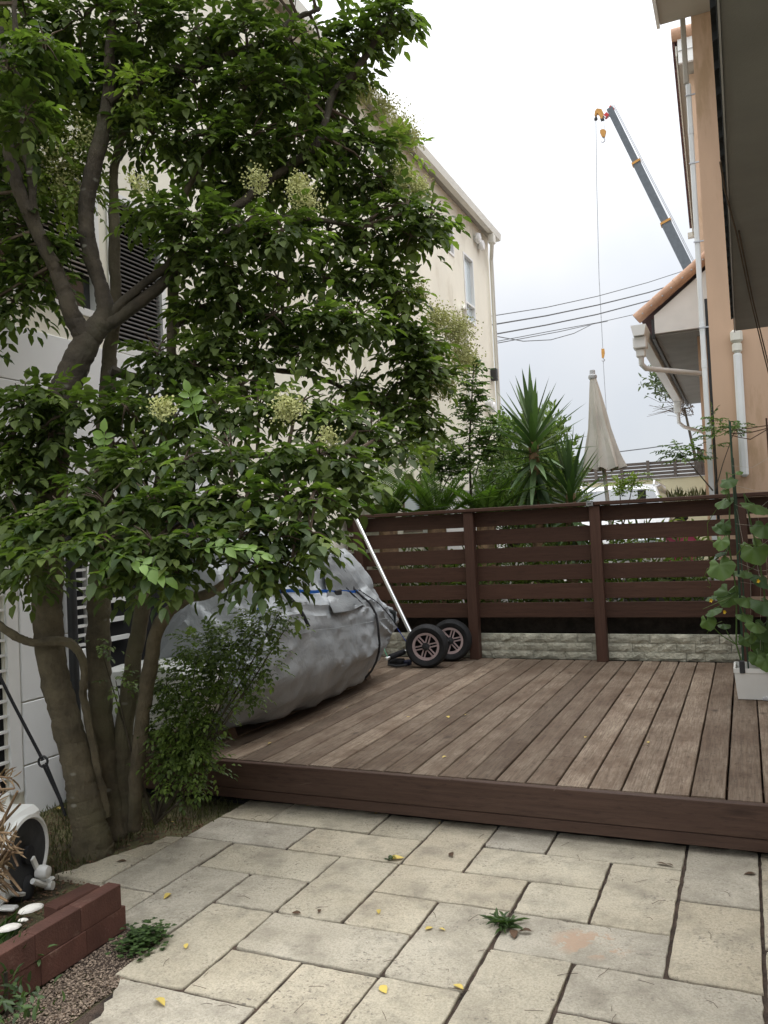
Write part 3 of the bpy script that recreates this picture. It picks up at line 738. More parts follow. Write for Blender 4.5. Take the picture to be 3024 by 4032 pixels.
# barrel tiles along the rake
d = Vector((1.50, 0, 1.12)).normalized(); o0 = Vector((1.40, GY-.03, 3.62))
for k in range(5):
    a = o0+d*(.29*k); r0_, r1_ = .062, .068
    m = MB(); M4 = frame4(a, d, (0, -1, 0))
    m.lathe([(.058, 0), (.068, 0), (.063, .32), (.053, .32), (.058, 0)], M4, 18, False)
    t = m.build('rake_tile', 'terracotta', rw, True)
    for q in (.09, .22):
        nrm = Vector((d.z, 0, -d.x)); pp = a+d*q+Vector((0, -.064, 0))+nrm*.015
        MB().lathe([(.010, 0), (.010, .006), (.0, .008)], frame4(pp, (0, -1, 0)), 8, False).build('screw', 'steel', t)
gt = MB().prism([(1.40, 5.95, 3.33), (1.52, 5.95, 3.33), (1.545, 5.95, 3.45), (1.375, 5.95, 3.45)], (0, 6.2, 0)).build('gutter', 'pipe_white', rw)
MB().bbox(1.385, 1.535, 6.0, 6.18, 3.19, 3.325, .012).bbox(1.41, 1.51, 6.04, 6.14, 3.10, 3.19, .01).build('rainwater_head', 'pipe_white', rw)
MB().tube([(1.46, 6.09, 3.12), (1.46, 6.10, 3.02), (1.50, 6.16, 2.975), (1.62, 6.3, 2.97), (2.12, 6.75, 2.93)], .031, 10).build('drain_elbow', 'pipe_white', rw, True)
MB().bbox(1.40, 1.52, 11.75, 11.9, 3.12, 3.33, .01).tube([(1.46, 11.82, 3.15), (1.47, 11.84, 2.95), (1.55, 11.9, 2.87), (2.05, 12.3, 2.70)], .033, 10).build('drain_elbow', 'pipe_white', rw, True)
# upper shed roof
uh = thing('upper_roof', (2.4, 11, 6), 'high shed roof with dark tile edge and white fascia behind the downpipe', 'roof')
MB().box(1.885, 3.2, 10.0, 10.05, 8.47, 8.90).build('fascia_board', 'white_paint', uh)
MB().box(1.885, 3.2, 9.985, 9.998, 8.66, 8.665).build('batten', 'grey_box', uh)
MB().lathe([(.09, 0), (.10, 0), (.10, 1.4), (.09, 1.4)], frame4((1.80, 10.02, 8.95), (1, 0, 0)), 16).build('ridge_tile', 'terracotta', uh, True)
MB().prism([(1.87, 10.05, 8.80), (1.87, 12.75, 6.70), (1.87, 12.75, 6.62), (1.87, 10.05, 8.66)], (.9, 0, 0)).build('soffit', 'pale_soffit', uh)
MB().prism([(1.865, 10.05, 8.84), (1.865, 12.75, 6.74), (1.865, 12.75, 6.55), (1.865, 10.05, 8.62)], (-.02, 0, 0)).build('barge_board', 'cream_pipe', uh)
for k in range(17):
    t0, t1 = k/17, (k+1)/17
    a = Vector((1.80, 10.05+2.7*t0, 8.88-2.1*t0)); b = Vector((1.80, 10.05+2.7*t1, 8.88-2.1*t1))
    MB().prism([a+Vector((0, 0, -.10)), b+Vector((0, 0, -.06)), b+Vector((0, 0, .035)), a+Vector((0, 0, -.0))], (1.4, 0, 0)).build('roof_tile', 'dark_tile', uh)
MB().prism([(1.76, 12.72, 6.55), (1.76, 12.84, 6.55), (1.76, 12.84, 6.64), (1.76, 12.72, 6.64)], (1.4, 0, 0)).build('gutter', 'cream_pipe', uh)
MB().box(2.02, 3.2, 10.3, 12.5, 3.5, 8.4).build('wall', 'orange_wall', uh)
MB().box(1.99, 2.018, 10.4, 11.2, 5.5, 7.0).build('shutter', 'dark_tile', uh)

# ================================================================== BEYOND THE FENCE
# ---- low white garden wall parallel to the building
gw = thing('garden_wall', (-.85, 7, BZ), 'low white garden wall with a flat cap behind the cycads', 'wall')
MB().box(-.93, -.80, 5.0, 8.6, BZ, 1.66).build('wall', 'white_panel', gw)
MB().box(-.95, -.78, 4.98, 8.62, 1.662, 1.70).build('coping', 'grey_box', gw)
# ---- pale yellow retaining wall with a grey board fence on top
FYW = 13.5
yw = thing('retaining_wall', (1, FYW, BZ), 'pale yellow retaining wall far behind the parked car', 'wall')
MB().box(-5, 6, FYW, FYW+.2, BZ, 2.04).build('wall', 'pale_yellow_wall', yw)
MB().box(-5, 6, FYW-.02, FYW+.22, 2.042, 2.06).build('coping', 'grey_box', yw)
ff = thing('board_fence', (1, FYW+.1, 2.06), 'weathered grey board fence on top of the yellow wall', 'fence')
x = -2.4; pxs = []
while x < 3.6: pxs.append(x); x += .52
pm = MB().box(-.03, .03, -.05, -.012, 0, .37).mesh('post'); pm.materials.append(MATS['far_fence_wood'])
for x in pxs: place('post', pm, ff, loc=(x, FYW+.1, 2.062))
bmh = MB().box(-.258, .258, -.008, .012, 0, .058).mesh('board'); bmh.materials.append(MATS['far_fence_wood'])
for x in pxs[:-1]:
    for k in range(5):
        if x < 1.6 or k < 5: place('board', bmh, ff, loc=(x+.26, FYW+.1, 2.064+k*.071+random.uniform(-.002, .002)))
for k in range(8): place('board', bmh, ff, loc=(1.99, FYW+.08, 2.09+k*.062))
pm2 = MB().box(-.035, .035, -.03, .03, 0, .55).mesh('post'); pm2.materials.append(MATS['far_fence_wood'])
place('post', pm2, ff, loc=(1.70, FYW+.05, 2.062))
# ---- far house with blue-grey roof
fhx = at(1128, 900, Y=28).x
fh = thing('far_house', (-1.5, 30, BZ), 'far house with a blue grey roof behind the spiky yucca', 'house')
MB().box(fhx-6, fhx-.3, 28, 34, BZ, 4.6).build('wall', 'white_panel', fh)
MB().prism([(fhx-6.3, 27.6, 4.6), (fhx, 27.6, 4.6), (fhx-.9, 29.5, 5.7), (fhx-5.6, 29.5, 5.7)], (0, 4, 0)).build('roof', 'blue_roof', fh)

# ---- dark board standing in for the shade under the fence, and undergrowth behind it
tag(MB().box(-1.17, 3.6, 3.705, 3.73, BZ+.035, .46).build('shade_board', 'bed_soil'), 'dark board put in for the shadow gap under the fence', 'board')
lv = Leaves(); random.seed(61)
for k in range(4200):
    x = random.uniform(-1.15, 2.2); y = random.uniform(3.85, 4.9); h = .55+.55*abs(mnoise.noise(Vector((x*2.3, y*2, 9))))*2
    z = BZ+random.random()**.7*h; lv.one((x, y, z), rv3()+Vector((0, 0, .8)), rv3(), random.uniform(.06, .16), .03)
tag(lv.build('undergrowth', 'tree_leaf', None), 'dark undergrowth filling the bed behind the fence', 'undergrowth', kind='stuff')

# ---- parked car (front towards us)
def car():
    CX, CYf, CZ = .64, 7.55, BZ+.03
    c = thing('parked_car', (CX, CYf+2, CZ), 'white estate car with roof rails parked nose-in beyond the fence', 'car')
    prof = [(0.05, .30), (0.0, .48), (.03, .66), (.16, .84), (.55, .97), (1.05, 1.05), (1.12, 1.07)]    # bonnet
    roof = [(1.12, 1.07), (1.52, 1.36), (1.86, 1.54), (2.3, 1.61), (3.2, 1.60), (4.1, 1.53), (4.35, 1.10), (4.4, .4)]
    hw = .86
    bm = MB()
    side = prof+[(1.6, 1.04), (4.2, 1.02), (4.42, .98), (4.45, .35)]
    secs = []
    full = [(p[0], p[1]) for p in prof]+[(4.38, 1.0), (4.45, .62), (4.42, .30)]
    for xs, k in ((-1, .94), (-.97, 1.0), (-.6, 1.0), (0, 1.02), (.6, 1.0), (.97, 1.0), (1, .94)):
        inset = .10 if abs(xs) == 1 else 0
        secs.append([(CX+xs*hw, CYf+(p[0] if p[0] > 1 else p[0]+.16*abs(xs)**3), CZ+p[1]*(k if p[1] > .5 else 1)) for p in full])
    n = len(full)
    for s_ in secs: bm.v += s_
    for i in range(len(secs)-1):
        for j in range(n-1): bm.f.append((i*n+j, i*n+j+1, (i+1)*n+j+1, (i+1)*n+j))
    for i in (0, len(secs)-1): bm.f.append(tuple(i*n+j for j in range(n)))
    for i in range(len(secs)-1): bm.f.append((i*n, (i+1)*n, (i+1)*n+n-1, i*n+n-1))
    body = bm.build('body', 'car_white', c, True)
    # cabin: roof and pillars
    cab = MB(); lo, hi = .79, .60
    P = lambda x, y, z: (CX+x, CYf+y, CZ+z)
    roofm = MB()
    for (y, z, wd) in ((1.84, 1.52, .57), (1.95, 1.565, .595), (2.4, 1.615, .61), (3.2, 1.605, .60), (4.0, 1.54, .57)):
        roofm.v += [P(-wd, y, z-.045), P(-wd*.93, y, z-.012), P(-.3, y, z+.008), P(.3, y, z+.008), P(wd*.93, y, z-.012), P(wd, y, z-.045)]
    for i in range(4):
        for j in range(5): roofm.f.append((i*6+j, i*6+j+1, (i+1)*6+j+1, (i+1)*6+j))
    roofm.build('roof', 'car_white', c, True)
    MB().add([P(-.74, 1.14, 1.06), P(.74, 1.14, 1.06), P(.56, 1.83, 1.51), P(-.56, 1.83, 1.51), P(0, 1.05, 1.06), P(0, 1.78, 1.53)],
             [(0, 4, 5, 3), (4, 1, 2, 5)]).build('windscreen', 'car_glass', c)
    for s_ in (-1, 1):
        MB().add([P(s_*.80, 1.3, 1.05), P(s_*.80, 4.15, 1.03), P(s_*.58, 3.95, 1.50), P(s_*.585, 1.95, 1.53)], [(0, 1, 2, 3)]).build('side_window', 'dark_glass', c)
        MB().tube([P(s_*.79, 1.12, 1.05), P(s_*.58, 1.86, 1.525), P(s_*.60, 2.4, 1.575), P(s_*.58, 4.0, 1.51), P(s_*.8, 4.25, 1.02)], .035, 8).build('pillar', 'car_white', c, True)
        MB().tube([P(s_*.56, 1.98, 1.58), P(s_*.56, 2.06, 1.65), P(s_*.56, 3.8, 1.62), P(s_*.56, 3.9, 1.54)], .02, 8).build('roof_rail', 'car_white', c, True)
        MB().bbox(*sorted((P(s_*.88, 0, 0)[0], P(s_*1.06, 0, 0)[0])), CYf+1.42, CYf+1.52, CZ+1.0, CZ+1.16, .03).build('wing_mirror', 'car_black', c)
        MB().bbox(*sorted((P(s_*.45, 0, 0)[0], P(s_*.80, 0, 0)[0])), CYf+.02, CYf+.14, CZ+.66, CZ+.80, .03).build('headlight', 'pale_glass', c)
        for yw_ in (.85, 3.5):
            M4 = frame4(P(s_*.74, yw_, .32), (s_, 0, 0))
            wh = MB().lathe([(.2, 0), (.30, .0), (.32, .04), (.32, .14), (.30, .17), (.2, .16)], M4, 20).build('wheel', 'rubber', c, True)
            MB().lathe([(.0, .13), (.2, .15), (.205, .13)], M4, 16, False).build('rim', 'steel', wh, True)
    MB().bbox(CX-.4, CX+.4, CYf+.0, CYf+.05, CZ+.52, CZ+.68, .02).build('grille', 'car_black', c)
    MB().bbox(CX-.17, CX+.17, CYf-.02, CYf-.003, CZ+.36, CZ+.50, .005).build('number_plate', 'white_paint', c)
    # rear-view mirror and a hanging sticker seen through the glass
    MB().bbox(CX+.36, CX+.48, CYf+1.50, CYf+1.54, CZ+1.36, CZ+1.50, .01).build('rear_view_mirror', 'car_black', c)
car()

# ---- closed parasol
def parasol():
    Yp = 5.15; top = at(1280, 812, Y=Yp); bot = at(1303, 1003, Y=Yp)
    px, py = top.x, Yp
    p = thing('closed_parasol', (px, py, BZ), 'closed beige parasol standing between yucca and orange house', 'parasol')
    tilt = Vector((bot.x-top.x, 0, bot.z-top.z)).normalized()
    base = top+tilt*((top.z-BZ-.05)/-tilt.z)
    MB().tube([top, base], .021, 10).build('pole', 'canopy', p, True)
    n = 48; m = MB(); rings = 26; Lc = (top-bot).length*1.02
    ax = Vector((1, 0, 0)); ay = Vector((0, 1, 0))
    for i in range(rings+1):
        t = i/rings; c = top+tilt*(.035+Lc*t)
        for k in range(n):
            q = 2*math.pi*k/n
            r = .032+.115*t**.85+.045*max(0, t-.55)*1.6
            fold = math.cos(8*q)*.25*t+.10*math.cos(17*q+3*t)*t+.05*math.sin(5*q+7*t)*t
            rr = r*(1+fold)*(1.12 if math.cos(q) > .3 else .98)
            hem = (.05*math.cos(8*q)+.02*math.cos(3*q))*max(0, t-.9)*8*.4
            m.v.append(tuple(c+ax*rr*math.cos(q)+ay*rr*math.sin(q)-tilt*hem))
    for i in range(rings):
        for k in range(n): m.f.append((i*n+k, i*n+(k+1) % n, (i+1)*n+(k+1) % n, (i+1)*n+k))
    m.build('canopy', 'canopy', p, True)
    MB().lathe([(.028, .06), (.030, .015), (.044, .005), (.046, -.02), (.038, -.035)], Matrix.Translation(top), 14).build('finial', 'grey_box', p, True)
    MB().lathe([(.24, 0), (.24, .05), (.04, .07), (.035, .3)], Matrix.Translation((base.x, base.y, BZ+.004)), 20).build('base', 'grey_box', p, True)
parasol()

# ---- yuccas
def yucca(loc, trunk_h, n, ln, wd, label, lean=0, lo=-80, hi=84):
    y = thing('yucca', loc, label, 'plant')
    head = Vector(loc)+Vector((lean, 0, trunk_h))
    r = random.Random(int(trunk_h*1000)+n)
    path = [Vector(loc), Vector(loc)+Vector((lean*.4, .02, trunk_h*.5)), head]
    MB().tube(path, [.075, .06, .05], 10).build('trunk', 'tan_dry', y, True)
    for k in range(n):
        f = k/n
        el = math.radians(lo+(hi-lo)*f+r.uniform(-9, 9)); az = k*2.39996+r.uniform(-.2, .2)
        d = Vector((math.cos(az)*math.cos(el), math.sin(az)*math.cos(el), math.sin(el)))
        o = head+Vector((0, 0, -.42+.52*f)); L_ = ln*r.uniform(.82, 1.08)*(1 if el > -.3 else .82)
        side = d.cross(Vector((0, 0, 1))); side = side.normalized() if side.length > .05 else Vector((1, 0, 0))
        up = side.cross(d).normalized()
        m = MB(); S_ = 6; sag = r.uniform(.02, .09)*math.cos(el)+(.12 if el < 0 else 0)
        for i in range(S_+1):
            t = i/S_; wv = wd*(.65+.9*t if t < .4 else 1.01*(1-(t-.4)/.6)**.8)*.5
            p = o+d*L_*t-Vector((0, 0, 1))*sag*L_*t*t
            m.v += [tuple(p+side*wv+up*wv*.35), tuple(p), tuple(p-side*wv+up*wv*.35)]
        for i in range(S_): m.f += [(i*3, i*3+1, i*3+4, i*3+3), (i*3+1, i*3+2, i*3+5, i*3+4)]
        m.build('leaf', 'yucca_leaf', y, True)
    return y
yucca((.53, 4.45, BZ), 1.92, 80, .70, .068, 'tall spiky yucca with a trunk behind the fence')
yucca((.86, 4.4, BZ), 1.36, 66, .60, .058, 'short yucca low against the tall one beside the parasol', lean=.03, lo=-50)

# ---- cycads
def cycad(loc, n, ln, label, lean=0):
    c = thing('cycad', loc, label, 'plant'); r = random.Random(int(loc[0]*100)+77)
    MB().tube([Vector(loc), Vector(loc)+Vector((0, 0, 1.08))], [.12, .10], 10).build('trunk', 'tan_dry', c, True)
    top = Vector(loc)+Vector((0, 0, 1.08))
    for k in range(n):
        az = k*2.39996+r.uniform(-.2, .2); el = math.radians(r.uniform(30, 84)); L_ = ln*r.uniform(.8, 1.1)
        d = Vector((math.cos(az)*math.cos(el), math.sin(az)*math.cos(el), math.sin(el)))
        pts = []
        for i in range(15):
            t = i/14; pts.append(top+d*L_*t+Vector((d.x, d.y, 0))*L_*.28*t*t-Vector((0, 0, 1))*L_*.32*t*t)
        f = Leaves()
        for i in range(2, 15):
            for sub in (0, .5):
                p = pts[i-1].lerp(pts[i], sub); t = (i+sub)/14
                dd = (pts[i]-pts[i-1]).normalized(); s_ = dd.cross(Vector((0, 0, 1))).normalized(); up = s_.cross(dd)
                l = .17*math.sin(min(1, t*1.1)*math.pi*.88+.25)*L_
                for sg in (-1, 1): f.one(p, s_*sg*.85+dd*.55+up*.3, up, max(.04, l), .010, r.random())
        fr = f.build('frond', 'cycad_leaf', c)
        MB().tube(pts, [.007]*8+[.004]*7, 5).build('rib', 'cycad_leaf', fr)
for (x, yq, n, ln, lb) in ((-.95, 4.05, 17, 1.0, 'leftmost green cycad behind the fence near the cream wall'), (-.50, 4.3, 17, .98, 'feathery green cycad behind the fence left of the two saplings'),
                          (.02, 4.35, 15, .86, 'green cycad between the saplings and the yucca')):
    cycad((x, yq, BZ+.02), n, ln, lb)

# ---- saplings and shrubs beyond the fence
def small_tree(name, loc, stems, leafm, label, cat, seed, leaf=.045, lw=.02, spr=.16, pairs=5, stemr=.014, droop=.3, group=None):
    """stems: list of paths; each path carries a list of (t, n sprays, spread)"""
    random.seed(seed)
    t = thing(name, loc, label, cat, group); lv = Leaves()
    for path, rad, bunches in stems:
        path = [Vector(p) for p in path]
        MB().tube(path, [rad*(1-.7*i/(len(path)-1)) for i in range(len(path))], 7).build('stem', 'bark', t, True)
        def along(q):
            q *= len(path)-1; i = min(int(q), len(path)-2); return path[i].lerp(path[i+1], q-i)
        for (q0, q1, n, sp) in bunches:
            for k in range(int(n*1.9)):
                p = along(random.uniform(q0, q1)); d = rv3(); d.z = abs(d.z)*.5+.05
                o = p+d*sp*random.random()*.5
                lv.spray(o, d, (0, 0, 1), spr*random.uniform(.7, 1.2), random.randint(max(2, pairs-1), pairs+1), leaf, lw, droop=droop)
    lv.build('foliage', leafm, t, 'stuff'); return t
Ys = 4.75
def pth(ys, *pts): return [at(x, y, Y=ys) for x, y in pts]
small_tree('sapling', at(1018, 1140, Y=Ys), [(pth(Ys, (1018, 1140), (1017, 1060), (1014, 960), (1018, 880), (1024, 790)), .018, [(.62, 1, 70, .16), (.3, .6, 20, .25)]),
   (pth(Ys-.1, (1018, 1060), (1035, 1000), (1060, 940), (1085, 915)), .010, [(.3, 1, 60, .22)]), (pth(Ys, (1018, 1080), (1060, 1045), (1100, 1010)), .009, [(.4, 1, 16, .2)])],
   'nandina_leaf', 'thin sapling rising straight up against the cream wall', 'sapling', 21, leaf=.058, lw=.036)
small_tree('sapling', at(948, 1140, Y=Ys), [(pth(Ys, (945, 1140), (950, 1065), (955, 1020), (958, 960)), .014, [(.6, 1, 34, .22)]),
   (pth(Ys-.05, (950, 1068), (930, 1030), (905, 990), (880, 950)), .009, [(.2, 1, 46, .18)]), (pth(Ys, (952, 1066), (975, 1020), (990, 980)), .008, [(.3, 1, 40, .2)])],
   'nandina_leaf', 'low branching sapling left of the taller straight one', 'sapling', 22, leaf=.056, lw=.035)
small_tree('shrub', at(1345, 1140, Y=4.05), [(pth(4.05, (1345, 1140), (1340, 1080), (1338, 1040)), .008, [(.5, 1, 14, .2)]), (pth(4.05, (1345, 1140), (1360, 1080), (1372, 1020)), .007, [(.5, 1, 12, .15)])],
   'nandina_light', 'small light green shrub in front of the parked car', 'shrub', 23, leaf=.038, lw=.022, spr=.14, pairs=6)
small_tree('shrub', at(1540, 1100, Y=3.95), [(pth(3.95, (1545, 1110), (1545, 1000), (1542, 930), (1538, 900)), .007, [(.5, 1, 14, .10)]), (pth(3.9, (1545, 1060), (1562, 1000), (1585, 935), (1600, 915)), .005, [(.6, 1, 8, .08)])],
   'nandina_leaf', 'feathery shrub in front of the orange wall corner', 'shrub', 24, leaf=.045, lw=.025, spr=.14, pairs=5)
small_tree('shrub', at(1545, 1080, Y=4.0), [(pth(4.0, (1540, 1060), (1515, 1030), (1490, 1000), (1465, 970)), .007, [(.72, 1, 16, .10)])],
   'nandina_leaf', 'leaning sprig of leaves above the yellow wall', 'shrub', 25, leaf=.05, lw=.025, spr=.2, pairs=6)
# round pale bush behind the yucca
def bush(loc, rx, ry, rz, n, leafm, label, cat, seed, leaf=.06, lw=.014, mid=.5):
    random.seed(seed); t = thing('bush', loc, label, cat); lv = Leaves(); c = Vector(loc)+Vector((0, 0, rz*mid*2))
    for k in range(10):
        d = rv3(); MB().tube([Vector(loc), Vector(loc).lerp(c, .5), c+Vector((d.x*rx*.7, d.y*ry*.7, abs(d.z)*rz*.7))], [.025, .018, .006], 6).build('branch', 'bark', t, True)
    for k in range(n):
        d = rv3(); q = random.random()**.35
        lump = 1+.35*mnoise.noise(d*2.3+Vector((seed, 0, 0)))
        o = c+Vector((d.x*rx, d.y*ry, d.z*rz))*q*lump
        if o.z < loc[2]+.05: continue
        for j in range(6):
            dd = (d*.6+rv3()*.8+Vector((0, 0, .5))); lv.one(o+rv3(.03), dd, rv3()+Vector((0, 0, .6)), leaf*random.uniform(.7, 1.2), lw)
    lv.build('foliage', leafm, t, 'stuff')
bc = at(1155, 1020, Y=7.0)
bush((bc.x, 7.0, BZ), .62, .6, 1.05, 2200, 'bush_leaf', 'pale green fine-leaved bush behind the tall yucca', 'bush', 31, leaf=.09, lw=.03, mid=.76)
bc = at(1100, 1030, Y=5.3)
bush((bc.x, 5.3, BZ), .30, .4, .62, 600, 'nandina_leaf', 'dark green bush filling the space left of the yucca trunk', 'bush', 32, leaf=.045, lw=.02, mid=1.0)
# far bare-twigged tree at the gutter
def far_tree():
    random.seed(41); Yf = 18; t = thing('far_tree', at(1520, 1130, Y=Yf), 'distant thin tree with bare twigs under the gutter', 'tree')
    MB().tube(pth(Yf, (1520, 1120), (1500, 980), (1478, 880)), [.05, .04, .025], 7).build('trunk', 'bark', t, True)
    br = MB(); lv = Leaves()
    for k in range(46):
        a = at(random.uniform(1462, 1500), random.uniform(860, 900), Y=Yf); b = at(random.uniform(1385, 1480), random.uniform(800, 905), Y=Yf+random.uniform(-.6, .6))
        br.tube([a, a.lerp(b, .5)+rv3(.12), b], [.012, .007, .004], 4, False)
    br.build('twigs', 'twig', t)
    for k in range(420):
        p = at(1437+random.gauss(0, 22), 822+random.gauss(0, 17), Y=Yf+random.gauss(0, .3)); lv.one(p, rv3(), rv3(), .17, .06)
    lv.build('foliage', 'far_leaf', t, 'stuff')
far_tree()
# tufts on the yellow wall's foot
lv = Leaves(); random.seed(5)
for k in range(110):
    p = at(random.uniform(1445, 1530), 1068, Y=8.2); lv.one(p-Vector((0, random.uniform(-.2, .2), .10)), Vector((random.uniform(-.5, .5), 0, 1)), rv3(), random.uniform(.06, .24), .012)
tag(lv.build('weeds', 'grass_blade', None), 'grass tufts growing before the yellow wall beside the white downpipe', 'weeds', kind='stuff')
# things glimpsed through the fence gaps
tb = thing('bench', (1.75, 5.6, BZ), 'weathered plank bench seen through the fence gaps', 'bench')
for k in range(4): MB().bbox(1.15, 2.2, 5.3+.15*k, 5.44+.15*k, .70, .735, .004).build('plank', 'grey_wood', tb)
for x in (1.25, 2.1): MB().box(x, x+.06, 5.35, 5.8, BZ+.004, .698).build('leg', 'grey_wood', tb)
tag(MB().bbox(1.35, 2.15, 4.35, 4.40, .42, .56, .004).build('plank', 'grey_wood'), 'grey weathered plank on edge low behind the fence', 'plank')
bx = MB(); bx.bbox(1.72, 2.0, 4.9, 5.2, .62, 1.04, .02)
tag(bx.bbox(1.70, 2.02, 4.88, 5.22, 1.042, 1.07, .01).build('bin', 'pink_plastic'), 'pink plastic bin behind the fence near the orange house', 'bin')
ch = thing('plastic_chain', (1.2, 4.9, BZ), 'pale plastic chain strung behind the fence between two stakes', 'chain')
lk = MB()
lkpts = [(math.cos(a)*.022, 0, math.sin(a)*.012) for a in [i*2*math.pi/10 for i in range(11)]]
lk.tube(lkpts, .0045, 5, False); lkm = lk.mesh('link', True); lkm.materials.append(MATS['white_plastic'])
for k in range(22):
    t = k/21; p = Vector((.78+.85*t, 4.9, .845-.03*math.sin(math.pi*t)))
    o = place('link', lkm, ch, M=Matrix.Translation(p) @ Matrix.Rotation(math.pi/2*(k % 2), 4, 'X') @ Matrix.Scale(1.0, 4))
for x in (.76, 1.65): MB().tube([(x, 4.9, BZ), (x, 4.9, .9)], .012, 8).build('stake', 'white_plastic', ch, True)
p = at(726, 1235, Y=3.80)
tag(MB().tube([(p.x, 3.80, BZ), (p.x, 3.80, 1.25)], .010, 8).build('red_pole', 'red_paint', None, True), 'thin red pole standing behind the fence at its left end', 'pole')
tag(MB().bbox(-.9, -.1, 6.2, 6.9, BZ+.004, 1.0, .05).prism([(-.85, 6.25, 1.0), (-.15, 6.25, 1.0), (-.4, 6.4, 1.35), (-.85, 6.4, 1.35)], (0, .4, 0)).build('storage_box', 'white_plastic', None), 'white storage box glimpsed behind the cycads', 'box')

# ================================================================== CRANE AND WIRES
def crane():
    Yc = 40.0; tip = at(1317, 235, Y=Yc); low = at(1487, 580, Y=Yc); ax = (low-tip).normalized()
    foot = low+ax*((low.z-2.6)/-ax.z)
    c = thing('mobile_crane', (foot.x, Yc, BZ), 'far mobile crane with dark grey telescopic boom and orange hook', 'crane')
    up = Vector((0, 1, 0)); sd_ = ax.cross(up).normalized()
    def seg(a, b, h, wd, name, mt, par=c):
        m = MB(); q = [sd_*h+up*wd, sd_*h-up*wd, -sd_*h-up*wd, -sd_*h+up*wd]
        m.add([a+v for v in q]+[b+v for v in q], [(0, 1, 2, 3), (4, 7, 6, 5), (0, 4, 5, 1), (1, 5, 6, 2), (2, 6, 7, 3), (3, 7, 4, 0)]); return m.build(name, mt, par)
    def on(yy): t = (yy-235)/(580-235); return tip.lerp(low, t)
    a1, a2 = on(355), on(484)
    b1 = seg(tip, a1, .155, .14, 'boom_section', 'boom_grey'); b2 = seg(a1, a2, .19, .18, 'boom_section', 'boom_grey'); b3 = seg(a2, foot, .235, .23, 'boom_section', 'boom_grey')
    for a, h in ((a1, .225), (a2, .27)): seg(a-ax*.05, a+ax*.06, h, h, 'collar', 'orange_paint')
    # head
    h0 = at(1297, 238, Y=Yc); h1 = at(1325, 228, Y=Yc)
    hd = MB().prism([at(x, y, Y=Yc-.13) for x, y in ((1303, 249), (1312, 239), (1318, 226), (1326, 228), (1327, 240), (1318, 246), (1307, 254))], (0, .26, 0)).build('boom_head', 'stripe', c)
    MB().prism([at(x, y, Y=Yc-.11) for x, y in ((1285, 240), (1289, 234), (1299, 235), (1304, 245), (1301, 256), (1297, 256), (1293, 246), (1289, 244), (1288, 249), (1284, 249))], (0, .22, 0)).build('jib_head', 'orange_paint', hd)
    MB().prism([at(x, y, Y=Yc-.10) for x, y in ((1296, 256), (1304, 253), (1305, 257), (1298, 259))], (0, .2, 0)).build('sheave_guard', 'dark_metal', hd)
    # main hook block
    hb = MB().prism([at(x, y, Y=Yc-.08) for x, y in ((1296, 281), (1303, 278), (1309, 282), (1306, 295), (1300, 295), (1296, 287))], (0, .16, 0)).build('hook_block', 'orange_paint', c)
    def hook(cx, cy, r, par):
        pts = [at(cx, cy-r*1.5, Y=Yc)]+[at(cx+r*math.sin(a)*.9, cy-r*math.cos(a), Y=Yc) for a in [math.radians(10+25*i) for i in range(11)]]
        MB().tube(pts, [.03]+[.035]*9+[.025, .012], 7).build('hook', 'steel', par, True)
    hook(1302, 302, 5, hb)
    cb = MB()
    for (x0, y0, x1, y1) in ((1298, 258, 1299, 282), (1304, 256, 1306, 280)): cb.tube([at(x0, y0, Y=Yc), at(x1, y1, Y=Yc)], .011, 5)
    cb.build('cable', 'cable_light', hb)
    # auxiliary line with the small hook
    pts = [at(1287, 249, Y=Yc), at(1289, 400, Y=Yc), at(1294, 600, Y=Yc), at(1302, 752, Y=Yc)]
    ln = MB().tube(pts, .02, 5).build('cable', 'cable_light', c)
    MB().lathe([(.07, 0), (.09, -.05), (.09, -.13), (.05, -.16)], Matrix.Translation(at(1287, 254, Y=Yc)), 12).build('limit_weight', 'dark_metal', ln)
    k = MB().prism([at(x, y, Y=Yc-.06) for x, y in ((1299, 753), (1305, 753), (1306, 762), (1304, 773), (1300, 773), (1299, 762))], (0, .12, 0)).build('hook_block', 'orange_paint', c)
    hook(1303, 777, 3, k)
    MB().tube([at(1303, 781, Y=Yc), at(1306, 830, Y=Yc), at(1310, 890, Y=Yc), at(1313, 960, Y=Yc)], .02, 5).build('sling', 'cable_light', k)
    off = -sd_ if sd_.x < 0 else sd_
    for dd in (.24, .30): MB().tube([tip+off*dd*.9-ax*.1, a1+off*(dd+.02), a2+off*(dd+.08), foot+off*(dd+.1)], .016, 5).build('cable', 'cable_light', c)
    # carrier standing behind the houses
    MB().bbox(foot.x-1.6, foot.x+2.6, Yc-1.2, Yc+1.2, BZ+.6, 1.7, .06).build('chassis', 'orange_paint', c)
    MB().bbox(foot.x-.6, foot.x+1.2, Yc-1.0, Yc+1.0, 1.7, 2.9, .08).build('cab', 'orange_paint', c)
    for dx in (-1.0, 1.9):
        for s_ in (-1.1, 1.1): MB().lathe([(.3, -.15), (.5, -.15), (.52, 0), (.5, .15), (.3, .15)], frame4((foot.x+dx, Yc+s_, BZ+.53), (0, 1, 0)), 18).build('wheel', 'rubber', c, True)
crane()
def wire(pts, Y0, Y1, rad, label, mat='cable', sag=0):
    m = MB(); q = []
    n = len(pts)
    for i, (x, y) in enumerate(pts): q.append(at(x, y, Y=Y0+(Y1-Y0)*i/(n-1)))
    tag(m.tube(q, rad, 5).build('power_cable', mat, None, True), label, 'cable', 'overhead cables between the houses')
wire([(1060, 683), (1180, 664), (1290, 640), (1400, 610), (1520, 571)], 9.7, 16, .008, 'topmost thin overhead cable crossing the sky')
